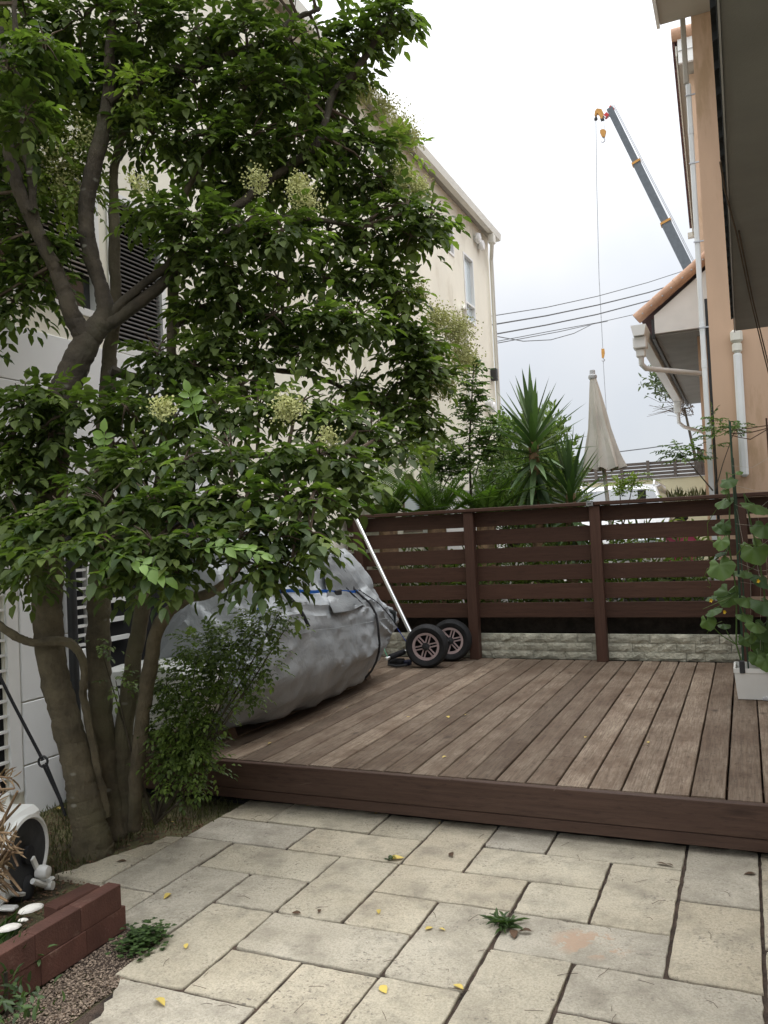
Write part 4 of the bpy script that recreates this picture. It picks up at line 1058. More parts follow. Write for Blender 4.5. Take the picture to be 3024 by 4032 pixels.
wire([(1060, 702), (1180, 682), (1290, 659), (1400, 632), (1540, 588)], 9.7, 16, .013, 'second thicker overhead cable from the top')
wire([(1068, 722), (1180, 702), (1290, 679), (1400, 650), (1540, 606)], 9.7, 16, .013, 'third thick overhead cable from the top')
wire([(1075, 737), (1180, 717), (1290, 697), (1318, 691), (1420, 668), (1540, 640)], 9.7, 16, .007, 'thin overhead cable below the two thick ones')
wire([(1075, 727), (1130, 737), (1190, 734), (1240, 720), (1280, 700), (1312, 694)], 9.7, 14, .008, 'sagging cable hanging in a loop under the others')
wire([(1075, 741), (1140, 729), (1210, 716), (1290, 698)], 9.7, 14, .008, 'lowest straight service cable running to the cream building corner')
wire([(1335, 976), (1400, 968), (1475, 957)], 24, 26, .02, 'far cable low in the sky right of the parasol')

# ================================================================== BOAT UNDER A TARPAULIN
BXC = -.63
def boat():
    b = thing('covered_boat', (BXC, 1.2, .0), 'small boat under a grey tarpaulin on the left of the deck', 'boat')
    # section: offsets from the centre line (right side) and heights
    sec = [(.0, .02), (.22, .02), (.335, .06), (.43, .17), (.48, .34), (.485, .48), (.46, .59), (.40, .69), (.30, .775), (.265, .81), (.24, .88), (.17, 1.0), (.08, 1.12), (.0, 1.17)]
    st = [  # y, scale of beam, keel lift, top height scale, x shift
        (.24, .70, .12, .60, -.02), (.31, .86, .07, .70, -.01), (.44, .95, .05, .90, 0), (.60, 1.0, .03, 1.08, 0), (.8, 1.04, .02, 1.08, 0), (1.25, 1.05, .0, 1.03, 0), (1.6, 1.01, .02, .99, 0),
        (1.9, .94, .05, .96, .0), (2.15, .85, .11, .94, .0), (2.38, .78, .20, .90, .01), (2.52, .70, .30, .80, .03), (2.60, .48, .37, .68, .05)]
    def section(y):
        for i in range(len(st)-1):
            if st[i][0] <= y <= st[i+1][0]:
                t = (y-st[i][0])/(st[i+1][0]-st[i][0]); t = t*t*(3-2*t)
                return [a+(c-a)*t for a, c in zip(st[i], st[i+1])]
        return list(st[0] if y < st[0][0] else st[-1])
    def surf(y, u, off=0):
        """u 0..1 right keel->ridge, 1..2 ridge->left keel"""
        s_ = section(y); uu = u if u <= 1 else 2-u; sg = 1 if u <= 1 else -1
        q = uu*(len(sec)-1); i = min(int(q), len(sec)-2); f = q-i
        x, z = (sec[i][k]+(sec[i+1][k]-sec[i][k])*f for k in (0, 1))
        lift = s_[2]*max(0, 1-z/.5)
        return Vector((BXC+s_[4]+sg*x*s_[1], y, (z+lift)*(s_[3] if z > .6 else 1+(s_[3]-1)*max(0, z-.2)/.4)))
    ny, nu = 150, 130; m = MB()
    for j in range(ny+1):
        y = st[0][0]+(st[-1][0]-st[0][0])*j/ny
        for i in range(nu+1):
            p = surf(y, 2*i/nu); n = Vector((p.x-BXC, 0, p.z-.5)).normalized()
            u = 2*i/nu
            rid = lambda q: 1-2*abs(mnoise.noise(q))
            k = .016*mnoise.noise(Vector((p.y*1.8, p.z*4.5, 1)))
            k += .008*rid(Vector((p.y*2.6+p.z*3.2, p.z*4.0-p.y*2.2, 4)))+.006*rid(Vector((p.y*6-p.z*7, p.z*7+p.y*4, 8)))+.003*rid(p*17)
            vd = mnoise.voronoi(Vector((p.y*5.2+p.z*2.4, p.z*6.0-p.y*1.5, 2.0)))[0]; k += .020*(vd[1]-vd[0])*(1 if p.z > .3 else .5)
            # folds fanning out from the tied-down far corner
            ang = math.atan2(p.z-.34, 2.5-p.y); dist_ = math.hypot(p.z-.34, 2.5-p.y)
            k += .022*(1-2*abs(math.sin(ang*9+mnoise.noise(p*3))))*max(0, 1-dist_/1.9)*min(1, dist_/.25)
            # gathers above the rolled-under hem
            k += .012*(1-2*abs(math.sin(p.y*8+1.5*math.sin(p.z*5))))*max(0, 1-p.z/.40)
            # crushed bands below the strap
            k += .010*(1-2*abs(math.sin(p.z*42+2.5*mnoise.noise(p*3))))*math.exp(-((p.z-.68*section(y)[3])/.08)**2)
            if u > .98 and u < 1.02: k += .004
            m.v.append(tuple(p+n*k*1.25))
    for j in range(ny):
        for i in range(nu): a = j*(nu+1)+i; m.f.append((a, a+1, a+nu+2, a+nu+1))
    m.f.append(tuple(j for j in range(nu+1))); m.f.append(tuple(ny*(nu+1)+j for j in range(nu, -1, -1)))
    cov = m.build('cover', 'tarp', b, True)
    def on_cover(dx, dy, yfall):
        d_ = ray(dx, dy); tt = 4.2
        while tt < 7.0:
            q = CAM+d_*tt
            if st[0][0] < q.y < st[-1][0]:
                best = min((abs(surf(q.y, u/40).z-q.z), u/40) for u in range(41))[1]
                if q.x < surf(q.y, best).x+.055: return q
            tt += .02
        return CAM+d_*((yfall-CAM.y)/d_.y)
    # loose flap at the far end
    fl = MB(); P = [[(928, 380), (1010, 330), (1062, 338)], [(945, 500), (1080, 480), (1180, 490)], [(965, 640), (1150, 640), (1280, 640)], [(985, 760), (1180, 760), (1345, 735)], [(1040, 915), (1210, 890), (1368, 818)]]
    G = 9; rows = []
    def lerp2(a, c, t): return (a[0]+(c[0]-a[0])*t, a[1]+(c[1]-a[1])*t)
    for r_ in range((len(P)-1)*4+1):
        i = min(r_//4, len(P)-2); f = r_/4-i
        l3 = [lerp2(P[i][k], P[i+1][k], f) for k in range(3)]
        for g in range(G):
            t = g/(G-1)*2; k = min(int(t), 1); q = lerp2(l3[k], l3[k+1], t-k)
            Dx, Dy = (900+q[0]*.3978)/KPX, (2050+q[1]*.3978)/KPX
            p = on_cover(Dx, Dy, 1.98+.36*g/(G-1))
            fl.v.append(tuple(p+Vector((.014*mnoise.noise(p*9), .012*mnoise.noise(p*11+Vector((5, 0, 0))), 0))))
    nr = (len(P)-1)*4
    for i in range(nr):
        for g in range(G-1): a = i*G+g; fl.f.append((a, a+1, a+G+1, a+G))
    n0 = len(fl.v); fl.v += [(v[0]-.004, v[1]+.006, v[2]) for v in fl.v[:n0]]; fl.f += [tuple(reversed([i+n0 for i in f])) for f in fl.f[:]]
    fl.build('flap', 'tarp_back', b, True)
    # crumpled end
    e = MB(); r = random.Random(3); c0 = surf(2.56, .35)
    for i in range(7):
        for k in range(12):
            a = 2*math.pi*k/12; rr = (.16-.012*i)*(1+.25*math.sin(3*a+i)); 
            e.v.append((BXC+.24+rr*math.cos(a)*.9, 2.5+.03*i, .46+rr*math.sin(a)*.85+r.uniform(-.02, .02)))
    for i in range(6):
        for k in range(12): e.f.append((i*12+k, i*12+(k+1) % 12, (i+1)*12+(k+1) % 12, (i+1)*12+k))
    e.f.append(tuple(range(72, 84))) if False else None
    e.f.append(tuple(6*12+k for k in range(12)))
    e.build('gathered_end', 'tarp', b, True)
    # straps and ropes lying on the cover
    def lay(pts, rad, name, mat, n=6):
        q = []
        for (y, u) in pts:
            p = surf(y, u); nrm = Vector((p.x-BXC, 0, p.z-.5)).normalized(); q.append(p+nrm*((.034 if rad > .0035 else .016)+rad))
        MB().tube(q, rad, n).build(name, mat, b, True)
    for us_ in (3.5/12, 5.2/12): lay([(.6+i*.1, us_) for i in range(18)], .003, 'seam', 'tarp', 5)
    us = 8.35/(len(sec)-1)
    stp = MB(); q = []
    ys = [.5+i*.0535 for i in range(28)]
    for i, y in enumerate(ys):
        p = surf(y, us)+Vector((.048, 0, .004)); stp.v += [(p.x, y, p.z-.011), (p.x+.004, y, p.z+.011)]
    for i in range(len(ys)-1): stp.f.append((2*i, 2*i+1, 2*i+3, 2*i+2))
    n0 = len(stp.v); stp.v += [(v[0]-.004, v[1], v[2]) for v in stp.v[:n0]]; stp.f += [tuple(reversed([k+n0 for k in f])) for f in stp.f[:]]
    sp = stp.build('strap', 'blue_strap', b)
    p = surf(1.55, us); MB().bbox(p.x+.044, p.x+.066, 1.50, 1.60, p.z-.022, p.z+.022, .006).build('buckle', 'dark_metal', sp)
    lay([(1.92+.02*math.sin(i), 1-i/26*.93) for i in range(27)], .009, 'rope', 'black_rope')
    lay([(1.78, .98-i/10*.45) for i in range(11)], .006, 'rope', 'black_rope')
    lay([(.72+.06*i/12, .9-i/12*.45) for i in range(13)], .012, 'rope', 'black_rope')
    lay([(2.0+.5*i/8, .62-.27*i/8) for i in range(9)], .004, 'rope', 'black_rope')
    # hull showing at the near end
    h = MB(); ring = [(0, .02), (.26, .05), (.40, .17), (.45, .34), (.40, .42), (.0, .46), (-.40, .42), (-.45, .34), (-.40, .17), (-.26, .05)]
    for j, (y, s_) in enumerate(((.50, .80), (.14, .84), (.0, .80), (-.04, .70), (-.055, .50))):
        for (x, z) in ring: h.v.append((BXC-.09+x*s_, y, .10+(z-.02)*(s_*.5+.5)+.05*(1-s_)))
    nr = len(ring)
    for j in range(4):
        for k in range(nr): h.f.append((j*nr+k, j*nr+(k+1) % nr, (j+1)*nr+(k+1) % nr, (j+1)*nr+k))
    h.f.append(tuple(4*nr+k for k in range(nr)))
    hl = h.build('hull', 'gelcoat', b, True)
    MB().tube([(BXC-.47, .25, .36), (BXC-.45, .0, .37), (BXC-.28, -.05, .38), (BXC+.10, -.05, .38), (BXC+.27, .0, .37), (BXC+.29, .20, .36)], .010, 6).build('rub_rail', 'dark_metal', hl, True)
    # timber stands
    for y in (2.30, .35):
        MB().prism([(-.62, y, .002), (-.44, y, .002), (-.515, y, .20), (-.62, y, .20)], (0, .09, 0)).build('chock', 'stand_wood', b)
        MB().prism([(-.86, y, .002), (-.66, y, .002), (-.66, y, .20), (-.80, y, .20)], (0, .09, 0)).build('chock', 'stand_wood', b)
boat()

# ================================================================== LAUNCHING DOLLY
def dolly():
    d = thing('launching_dolly', (-.15, 3.0, 0), 'two-wheeled launching dolly with silver pole leaning on the fence', 'dolly')
    axd = Vector((.16, -1, 0)).normalized()
    R = .19
    def wheel(c):
        M4 = frame4(c, axd)
        ty = MB().lathe([(.118, -.05), (.135, -.062), (.165, -.066), (.183, -.052), (.190, -.025), (.191, 0), (.190, .025), (.183, .052), (.165, .066), (.135, .062), (.118, .05), (.112, 0), (.118, -.05)], M4, 40, False)
        w_ = ty.build('wheel', 'rubber', d, True)
        rm = MB().lathe([(.100, .030), (.100, .052), (.121, .054), (.121, .030), (.100, .030)], M4, 32, False)
        rim = rm.build('rim', 'rim_plastic', w_, True)
        MB().lathe([(.02, .04), (.031, .042), (.034, .056), (.012, .06), (.012, .066), (.0, .066)], M4, 16, False).build('hub', 'dark_metal', w_, True)
        MB().lathe([(.03, -.03), (.115, -.03), (.115, -.02), (.03, -.02)], M4, 24).build('back_plate', 'foam', w_)
        for k in range(6):
            for s_ in (-1, 1):
                Mr = M4 @ Matrix.Rotation(k*math.pi/3+.2, 4, 'Z')
                m = MB().box(.028, .104, s_*.013-.0055, s_*.013+.0055, .036, .049); m.v = [tuple(Mr @ Vector(v)) for v in m.v]
                m.build('spoke', 'rim_plastic', w_)
        return w_
    c1 = Vector((-.165, 2.985, R)); c2 = Vector((-.20+.13, 3.36, R))
    wheel(c1); wheel(c2)
    MB().tube([c1+axd*.01, c2-axd*.01], .014, 10).build('axle', 'alu', d, True)
    top = at(763, 1108, Y=3.40); mid = at(885, 1362, Y=3.02)
    MB().tube([top, mid, mid+(mid-top).normalized()*.12], .0195, 14).build('pole', 'alu', d, True)
    # foam-gripped handle lying on the boards
    g0 = Vector((-.52, 2.93, .085)); g1 = Vector((-.41, 3.08, .125))
    hd = MB().tube([g0-(g1-g0)*.1, g0, g1, g1+Vector((.12, .10, .03)), c1+Vector((-.03, .15, -.02))], .013, 10).build('handle', 'alu', d, True)
    MB().tube([g0+(g1-g0)*.1, g0+(g1-g0)*.92], .026, 12).build('grip', 'foam', hd, True)
    MB().tube([g0-(g1-g0)*.14, g0-(g1-g0)*.05], .017, 12).build('end_cap', 'white_plastic', hd, True)
    MB().tube([g0+Vector((.0, .02, -.02)), g0+Vector((.0, .0, -.06)), g0+Vector((.08, -.01, -.07)), g0+Vector((.18, .0, -.06))], .012, 8).build('bracket', 'dark_metal', d, True)
    MB().tube([g0, g0+Vector((-.04, .02, .06)), g0+Vector((-.06, .04, .12))], .004, 6).build('cord', 'green_cord', d, True)
dolly()
p = at(855, 1425, Z=0.0)
pp = thing('strap_pouch', (-.48, 3.06, 0), 'small black and navy strap pouch lying beside the dolly wheel', 'pouch')
MB().bbox(-.56, -.42, 3.0, 3.10, .003, .06, .015).build('body', 'foam', pp); MB().bbox(-.415, -.36, 3.02, 3.10, .003, .05, .01).build('flap', 'navy', pp)
b0 = at(760, 1208, Y=3.40); b1 = at(868, 1372, Y=3.12)
tag(MB().tube([b0, b1, b1+Vector((.05, -.02, -.06))], .0045, 6).build('blue_rope', 'blue_rope', None, True), 'taut thin blue rope from the fence post down to the dolly', 'rope')

# ================================================================== PLANTER WITH CUCUMBER VINE
def planter():
    x0, x1, y0, y1, h = 2.335, 3.02, 2.06, 2.34, .205
    p = thing('planter_box', (2.6, 2.2, 0), 'white plastic planter box on the deck by the right edge', 'planter')
    m = MB(); t = .012; ins = .018
    def ring(i, z): return [(x0+i, y0+i, z), (x1-i, y0+i, z), (x1-i, y1-i, z), (x0+i, y1-i, z)]
    rings = [ring(ins, .003), ring(.004, h-.03), ring(.004, h-.0295), ring(0, h-.028), ring(0, h), ring(t, h), ring(t+.006, h-.05)]
    for q in rings: m.v += q
    for i in range(len(rings)-1):
        for k in range(4): m.f.append((i*4+k, i*4+(k+1) % 4, (i+1)*4+(k+1) % 4, (i+1)*4+k))
    m.f.append((3, 2, 1, 0))
    bdy = m.build('box', 'white_plastic', p)
    MB().box(x0+.02, x1-.02, y0+.02, y1-.02, h-.06, h-.045).build('soil', 'bed_soil', p)
    MB().bbox(2.50, 2.72, y0-.004, y0+.02, .003, .022, .003).build('drain_slot', 'grey_box', p)
    MB().bbox(2.372, 2.405, y0-.008, y0+.035, h-.03, h+.05, .004).build('stake_clip', 'dark_metal', p)
planter()
# trellis
tr = thing('trellis', (2.6, 2.2, .16), 'trellis of thin green and rusty stakes with cross wires in the planter', 'trellis')
MB().tube([(2.395, 2.14, .16), (2.401, 2.2, 1.0), (2.398, 2.3, 1.85)], .0075, 7).build('stake', 'green_stake', tr, True)
MB().tube([(2.425, 2.16, .16), (2.42, 2.22, .9), (2.405, 2.3, 1.6)], .005, 6).build('stake', 'green_stake', tr, True)
MB().tube([(2.64, 2.26, .16), (2.63, 2.28, 1.0), (2.625, 2.3, 1.85)], .006, 7).build('stake', 'rust_stake', tr, True)
for z, s_ in ((1.79, 0), (1.77, .01), (1.76, .045)):
    MB().tube([(2.39, 2.3, z), (2.46, 2.29, z-s_*.6), (2.52, 2.28, z-s_), (2.62, 2.3, z+.01), (2.9, 2.3, z+.01)], .0032, 5).build('wire', 'rust_stake', tr, True)
for k in range(9):
    a = Vector((2.40, 2.2, .5+.13*k)); MB().tube([a, a+Vector((.12, .02, -.06+.02*(k % 3))), a+Vector((.26, .04, .06*(-1)**k))], .0012, 4).build('net_string', 'string', tr)
for k in range(4):
    a = Vector((2.44+.06*k, 2.19, .25)); MB().tube([a, a+Vector((.03, .02, .5)), a+Vector((-.03, .06, 1.0))], .0012, 4).build('net_string', 'string', tr)
def vine():
    random.seed(17)
    v = thing('cucumber_vine', (2.45, 2.2, .16), 'cucumber vine with broad lobed leaves climbing the trellis', 'vine')
    # lobed leaf with a cupped blade, about 48 triangles
    def leaf_mesh(seed):
        r = random.Random(seed); m = MB(); m.v.append((0, 0, 0)); NR = 26
        for ring_ in (.5, 1.0):
            for k in range(NR):
                a = -math.pi*.89+2*math.pi*.89*k/(NR-1)
                lob = .86+.16*math.cos(a)+.09*math.cos(5*a)+(.035*(-1)**k if ring_ == 1 else 0)+r.uniform(-.02, .02)
                rr = ring_*lob*.5; z = -.10*ring_**2+.035*math.cos(5*a)*ring_+r.uniform(-.014, .014)-.10*max(0, math.cos(a))*ring_
                m.v.append((rr*math.cos(a), rr*math.sin(a), z))
        for k in range(NR-1):
            m.f.append((0, 1+k, 2+k)); m.f.append((1+k, 1+NR+k, 2+NR+k, 2+k))
        me = m.mesh('leaf', True); me.materials.append(MATS['cucumber_leaf']); return me
    lms = [leaf_mesh(i) for i in range(4)]
    # main stems
    stems = [[(2.40, 2.15, .17), (2.36, 2.14, .35), (2.38, 2.16, .7), (2.35, 2.17, 1.0), (2.37, 2.2, 1.3), (2.36, 2.2, 1.5)],
             [(2.50, 2.2, .17), (2.56, 2.18, .5), (2.53, 2.2, .9), (2.50, 2.22, 1.1), (2.46, 2.22, 1.35)]]
    for s_ in stems: MB().tube(s_, .0055, 6).build('stem', 'cucumber_leaf', v, True)
    # leaves: photo x, y, size (m), facing (x,y,z normal), tip direction down/side
    LV = [(1573, 1040, .12, (-.2, -.6, .8)), (1562, 1083, .14, (-.3, -.4, .9)), (1635, 1092, .20, (.3, -.2, .9)), (1563, 1135, .10, (-.2, -.9, .4)),
          (1556, 1172, .12, (-.4, -.7, .6)), (1560, 1140, .13, (.3, -.4, .8)), (1650, 1140, .17, (.1, -.6, .7)), (1632, 1190, .20, (.0, -.9, .5)), (1555, 1195, .08, (-.3, -.2, .9)),
          (1556, 1225, .19, (-.25, -.75, .6)), (1605, 1235, .14, (.2, -.2, 1)), (1650, 1250, .18, (.3, -.3, .9)), (1570, 1285, .18, (-.1, -.85, .5)), (1535, 1290, .08, (-.3, -.2, .9)), (1615, 1295, .17, (.3, -.25, .9)),
          (1540, 1318, .12, (-.4, -.2, .9)), (1610, 1330, .12, (.1, -.3, .9)), (1528, 1345, .12, (-.45, -.9, .25)), (1565, 1350, .09, (0, -.2, 1)), (1633, 1350, .14, (.3, -.3, .85)),
          (1655, 1305, .2, (.2, -.4, .9)), (1610, 1382, .10, (-.1, -.9, .3)), (1622, 1378, .08, (.2, -.8, .4)), (1648, 1395, .17, (.1, -.9, .4)), (1640, 1420, .14, (.2, -.7, .6)), 
          (1566, 1060, .06, (0, -.6, .8)), (1597, 1020, .05, (0, -.5, .8)), (1655, 1430, .13, (.1, -.8, .5)), (1655, 1360, .17, (.2, -.8, .5)), ]
    for i, (x, y, s_, nrm) in enumerate(LV):
        Yl = 2.1+random.uniform(-.08, .12); p = at(x, y, Y=Yl)
        n = Vector(nrm).normalized(); tipd = Vector((random.uniform(-.5, .5), -.3, -1)); tipd = (tipd-n*tipd.dot(n)).normalized()
        side = n.cross(tipd); M4 = Matrix((tipd, side, n)).transposed().to_4x4() @ Matrix.Scale(s_*1.05, 4); M4.translation = p-tipd*s_*.12
        lf = place('leaf', lms[i % 4], v, M=M4)
        base = p-tipd*s_*.12; st_ = min((Vector(q) for s2 in stems for q in s2), key=lambda q: (q-base).length)
        MB().tube([base, base.lerp(st_, .5)+Vector((0, 0, -.02)), st_], .0032, 5).build('petiole', 'cucumber_leaf', v, True)
    # tendrils
    for (pts) in ([(1560, 1180), (1530, 1165), (1528, 1130), (1548, 1100)], [(1565, 1222), (1528, 1228), (1522, 1245), (1535, 1262), (1533, 1270), (1527, 1266)], [(1580, 1290), (1550, 1302), (1518, 1316)], [(1560, 1342), (1540, 1350), (1527, 1368)], [(1590, 1200), (1610, 1175), (1640, 1180), (1655, 1176)]):
        MB().tube([at(x, y, Y=2.08) for x, y in pts], [.003]*(len(pts)-1)+[.0015], 5).build('tendril', 'nandina_light', v, True)
    for (x, y) in ((1536, 1297), (1565, 1322), (1638, 1255)):
        c = at(x, y, Y=2.05); f = MB()
        for k in range(5):
            a = 2*math.pi*k/5; d0 = Vector((math.cos(a)*.6, -.5, math.sin(a))).normalized(); s_ = d0.cross(Vector((0, 1, 0))).normalized()
            f.add([c, c+d0*.008+s_*.005, c+d0*.017, c+d0*.008-s_*.005], [(0, 1, 2, 3)])
        f.build('flower', 'yellow_petal', v)
vine()
m = MB().lathe([(.0, -.14), (.042, -.14), (.044, -.1), (.044, .06), (.03, .10), (.013, .125), (.013, .15)], Matrix.Translation(at(1672, 1230, Y=2.12)), 20, False)
tag(m.build('plastic_bottle', 'clear', None, True), 'clear plastic bottle set upside down on a stake at the right edge', 'bottle')

# ================================================================== FRONT LEFT GARDEN
# ---- low brick edging
bw = thing('brick_edging', (.24, -1.7, GZ), 'low red brick edging, two courses high, at the front left', 'wall')
bk = MB().bbox(-.03, .03, -.1, .1, 0, .0875, .002).mesh('brick'); bk.materials.append(MATS['brick'])
for row, (z, off) in enumerate(((-.236, -.03), (-.1475, 0))):
    for k in range(5 if row else 5):
        y = -1.375-.1005+(.10 if row == 0 else 0)-.2015*k-(.09 if row == 0 else 0)
        place('brick', bk, bw, M=Matrix.Translation((.236+random.uniform(-.0015, .0015), y+.012*(1-row), z)) @ Matrix.Rotation(random.uniform(-.01, .01), 4, 'Z'))
lb = MB().bbox(-.05, .05, -.105, .105, 0, .06, .004).mesh('loose_brick'); lb.materials.append(MATS['brick'])
o = place('loose_brick', lb, None, M=Matrix.Translation((-.015, -1.335, -.235)) @ Matrix.Rotation(-.08, 4, 'Z') @ Matrix.Diagonal((.75, 1, 1.35, 1)))
tag(o, 'single red brick lying behind the low brick edging', 'brick')
def shell(loc, s_, rot, label, squash=.4):
    m = MB(); nr, ns = 7, 22
    for i in range(nr+1):
        a = math.pi/2*i/nr
        for k in range(ns):
            q = 2*math.pi*k/ns; rr = math.cos(a)*(1+.05*math.cos(7*q)+.04*math.cos(2*q+1))
            m.v.append((rr*math.cos(q)*s_, rr*math.sin(q)*s_*.62, math.sin(a)*s_*squash))
    for i in range(nr):
        for k in range(ns): m.f.append((i*ns+k, i*ns+(k+1) % ns, (i+1)*ns+(k+1) % ns, (i+1)*ns+k))
    m.f.append(tuple(range(ns)))
    me = m.mesh('seashell', True); me.materials.append(MATS['shell'])
    tag(place('seashell', me, None, M=Matrix.Translation(loc) @ Matrix.Rotation(rot, 4, 'Z')), label, 'shell')
for (x, y, s_, rot, lb_) in ((67, 1964, .042, 1.2, 'large cream seashell on top of the brick edging'), (50, 1987, .017, .5, 'smallest seashell between the two bigger ones on the bricks'), (20, 2005, .036, 1.0, 'white seashell on the bricks nearest the left edge')):
    p = at(x, y, Z=-.06); shell((p.x, p.y, -.0615), s_, rot, lb_)

# ---- gravel strip and soil clods
def pebbles(name, n, fn, smin, smax, mat, label, cat):
    V = []; F = []
    base = np.array([[1,0,0],[-1,0,0],[0,1,0],[0,-1,0],[0,0,1],[0,0,-1]], float); fc = np.array([[0,2,4],[2,1,4],[1,3,4],[3,0,4],[2,0,5],[1,2,5],[3,1,5],[0,3,5]])
    for k in range(n):
        p = fn(); s_ = random.uniform(smin, smax)
        b = base*np.array([s_*random.uniform(.7, 1.3), s_*random.uniform(.7, 1.3), s_*random.uniform(.5, .9)])
        a = random.uniform(0, 6.3); R_ = np.array([[math.cos(a), -math.sin(a), 0], [math.sin(a), math.cos(a), 0], [0, 0, 1]])
        F.append(fc+6*k); V.append(b@R_.T+np.array(p))
    me = bpy.data.meshes.new(name); me.from_pydata(np.concatenate(V).tolist(), [], np.concatenate(F).tolist()); me.materials.append(MATS[mat])
    tag(place(name, me), label, cat, kind='stuff')
random.seed(9)
def gp():
    while True:
        x, y = random.uniform(.27, .50), random.uniform(-2.1, -1.36)
        if x > .36+.12*math.sin(y*5)-.1+random.gauss(0, .05) : return (x, y, -.247+random.uniform(0, .012))
def gravel_mat():
    m, nt, b = new_mat('pebble'); tc = nt.nodes.new('ShaderNodeNewGeometry')
    base = ramp(nt, tc.outputs['Random Per Island'], (.055, .036, .026), (.36, .275, .20), 0, 1)
    nt.links.new(base, b.inputs['Base Color']); b.inputs['Roughness'].default_value = .8; MATS['pebble'] = m
gravel_mat()
pebbles('gravel', 7000, gp, .0022, .0055, 'pebble', 'small tan gravel between brick edging and paving', 'gravel')
def sp_():
    while True:
        x, y = random.uniform(-1.1, .5), random.uniform(-2.4, -.25)
        if (x < .27 or y < -1.4) and (y < -1.0 or x < -.05+random.gauss(0, .05)): return (x, y, -.248+random.uniform(0, .006))
pebbles('soil_crumbs', 9000, sp_, .002, .007, 'brown_leaf', 'dark soil crumbs and bark bits around the tree foot', 'soil')

# ---- grass around the tree and in the joints
def grass(name, n, fn, hmin, hmax, label, mat='grass_blade', lean=.5, wd=.0035):
    lv = Leaves()
    for k in range(n):
        p = fn(); d = Vector((random.uniform(-lean, lean), random.uniform(-lean, lean), 1)); lv.one(p, d, rv3(), random.uniform(hmin, hmax), wd)
    tag(lv.build(name, mat, None), label, 'grass', kind='stuff')
random.seed(12)
def g1():
    while True:
        x, y = random.uniform(-1.15, -.05), random.uniform(-1.35, .05)
        if (x < -.16+random.gauss(0, .03) if y > -.5 else x < -.38+random.gauss(0, .05)) and mnoise.noise(Vector((x*5, y*5, 2))) > -.22: return (x, y, -.25)
grass('grass', 4200, g1, .012, .05, 'thin dull grass growing on the bare soil round the tree foot')
jl = [(gx(i)+random.uniform(-.004, .004), random.uniform(gy(6), gy(-.8))) for i in range(0, 10) for _ in range(26)]
def rosette(name, loc, n, ln, wd, label, mat='weed_leaf', cat='weed', up=.35, sp=.03):
    t = thing(name, loc, label, cat); lv = Leaves()
    for k in range(n):
        a = random.uniform(0, 6.283); d = Vector((math.cos(a), math.sin(a), random.uniform(.1, up*2))); o = Vector(loc)+Vector((random.uniform(-sp, sp), random.uniform(-sp, sp), .004))
        lv.one(o, d, Vector((0, 0, 1))+rv3(.3), ln*random.uniform(.6, 1.1), wd)
    lv.build('foliage', mat, t, 'stuff')
p = at(1088, 2000, Z=GZ); rosette('weed', p, 46, .075, .014, 'dark green weed sprouting from a paving joint beside the stained slab', sp=.028)
p = at(846, 1858, Z=GZ); rosette('weed', p, 14, .03, .012, 'tiny weed in the paving joint beside the big yellow leaf', sp=.015)
p = at(308, 2040, Z=GZ)
t = thing('clover_patch', p, 'patch of clover weeds at the end of the brick edging', 'weed'); lv = Leaves(); random.seed(3)
for k in range(300):
    o = p+Vector((random.gauss(0, .035), random.gauss(0, .05), random.uniform(0, .05))); a = random.uniform(0, 6.28)
    for j in range(3): lv.one(o, Vector((math.cos(a+2.1*j), math.sin(a+2.1*j), .25)), (0, 0, 1), .013, .014)
lv.build('foliage', 'weed_leaf', t, 'stuff')
p = at(285, 1790, Z=-.25); rosette('weed', p, 26, .05, .03, 'leafy weed at the foot of the tree stems', up=1.0, sp=.03)
# bottom-left leafy plant
t = thing('garden_plant', at(20, 2150, Z=-.25), 'leafy green plant in the bottom left corner', 'plant'); lv = Leaves(); random.seed(8)
for k in range(260):
    q = at(random.gauss(15, 42), random.uniform(2040, 2215), Z=-.25+random.uniform(0, .16)); lv.one(q, rv3()+Vector((0, 0, .7)), Vector((0, 0, 1))+rv3(.6), random.uniform(.025, .045), .016)
for k in range(70):
    q = at(random.uniform(-25, 8), random.uniform(2030, 2100), Z=-.16); lv.one(q, Vector((.9, .25, random.uniform(.5, 1.3))), rv3(), random.uniform(.08, .16), .004, .9)
lv.build('foliage', 'weed_leaf', t, 'stuff')
MB().tube([at(15, 2200, Z=-.25), at(12, 2100, Z=-.1)], .006, 6).build('stem', 'bark', t)

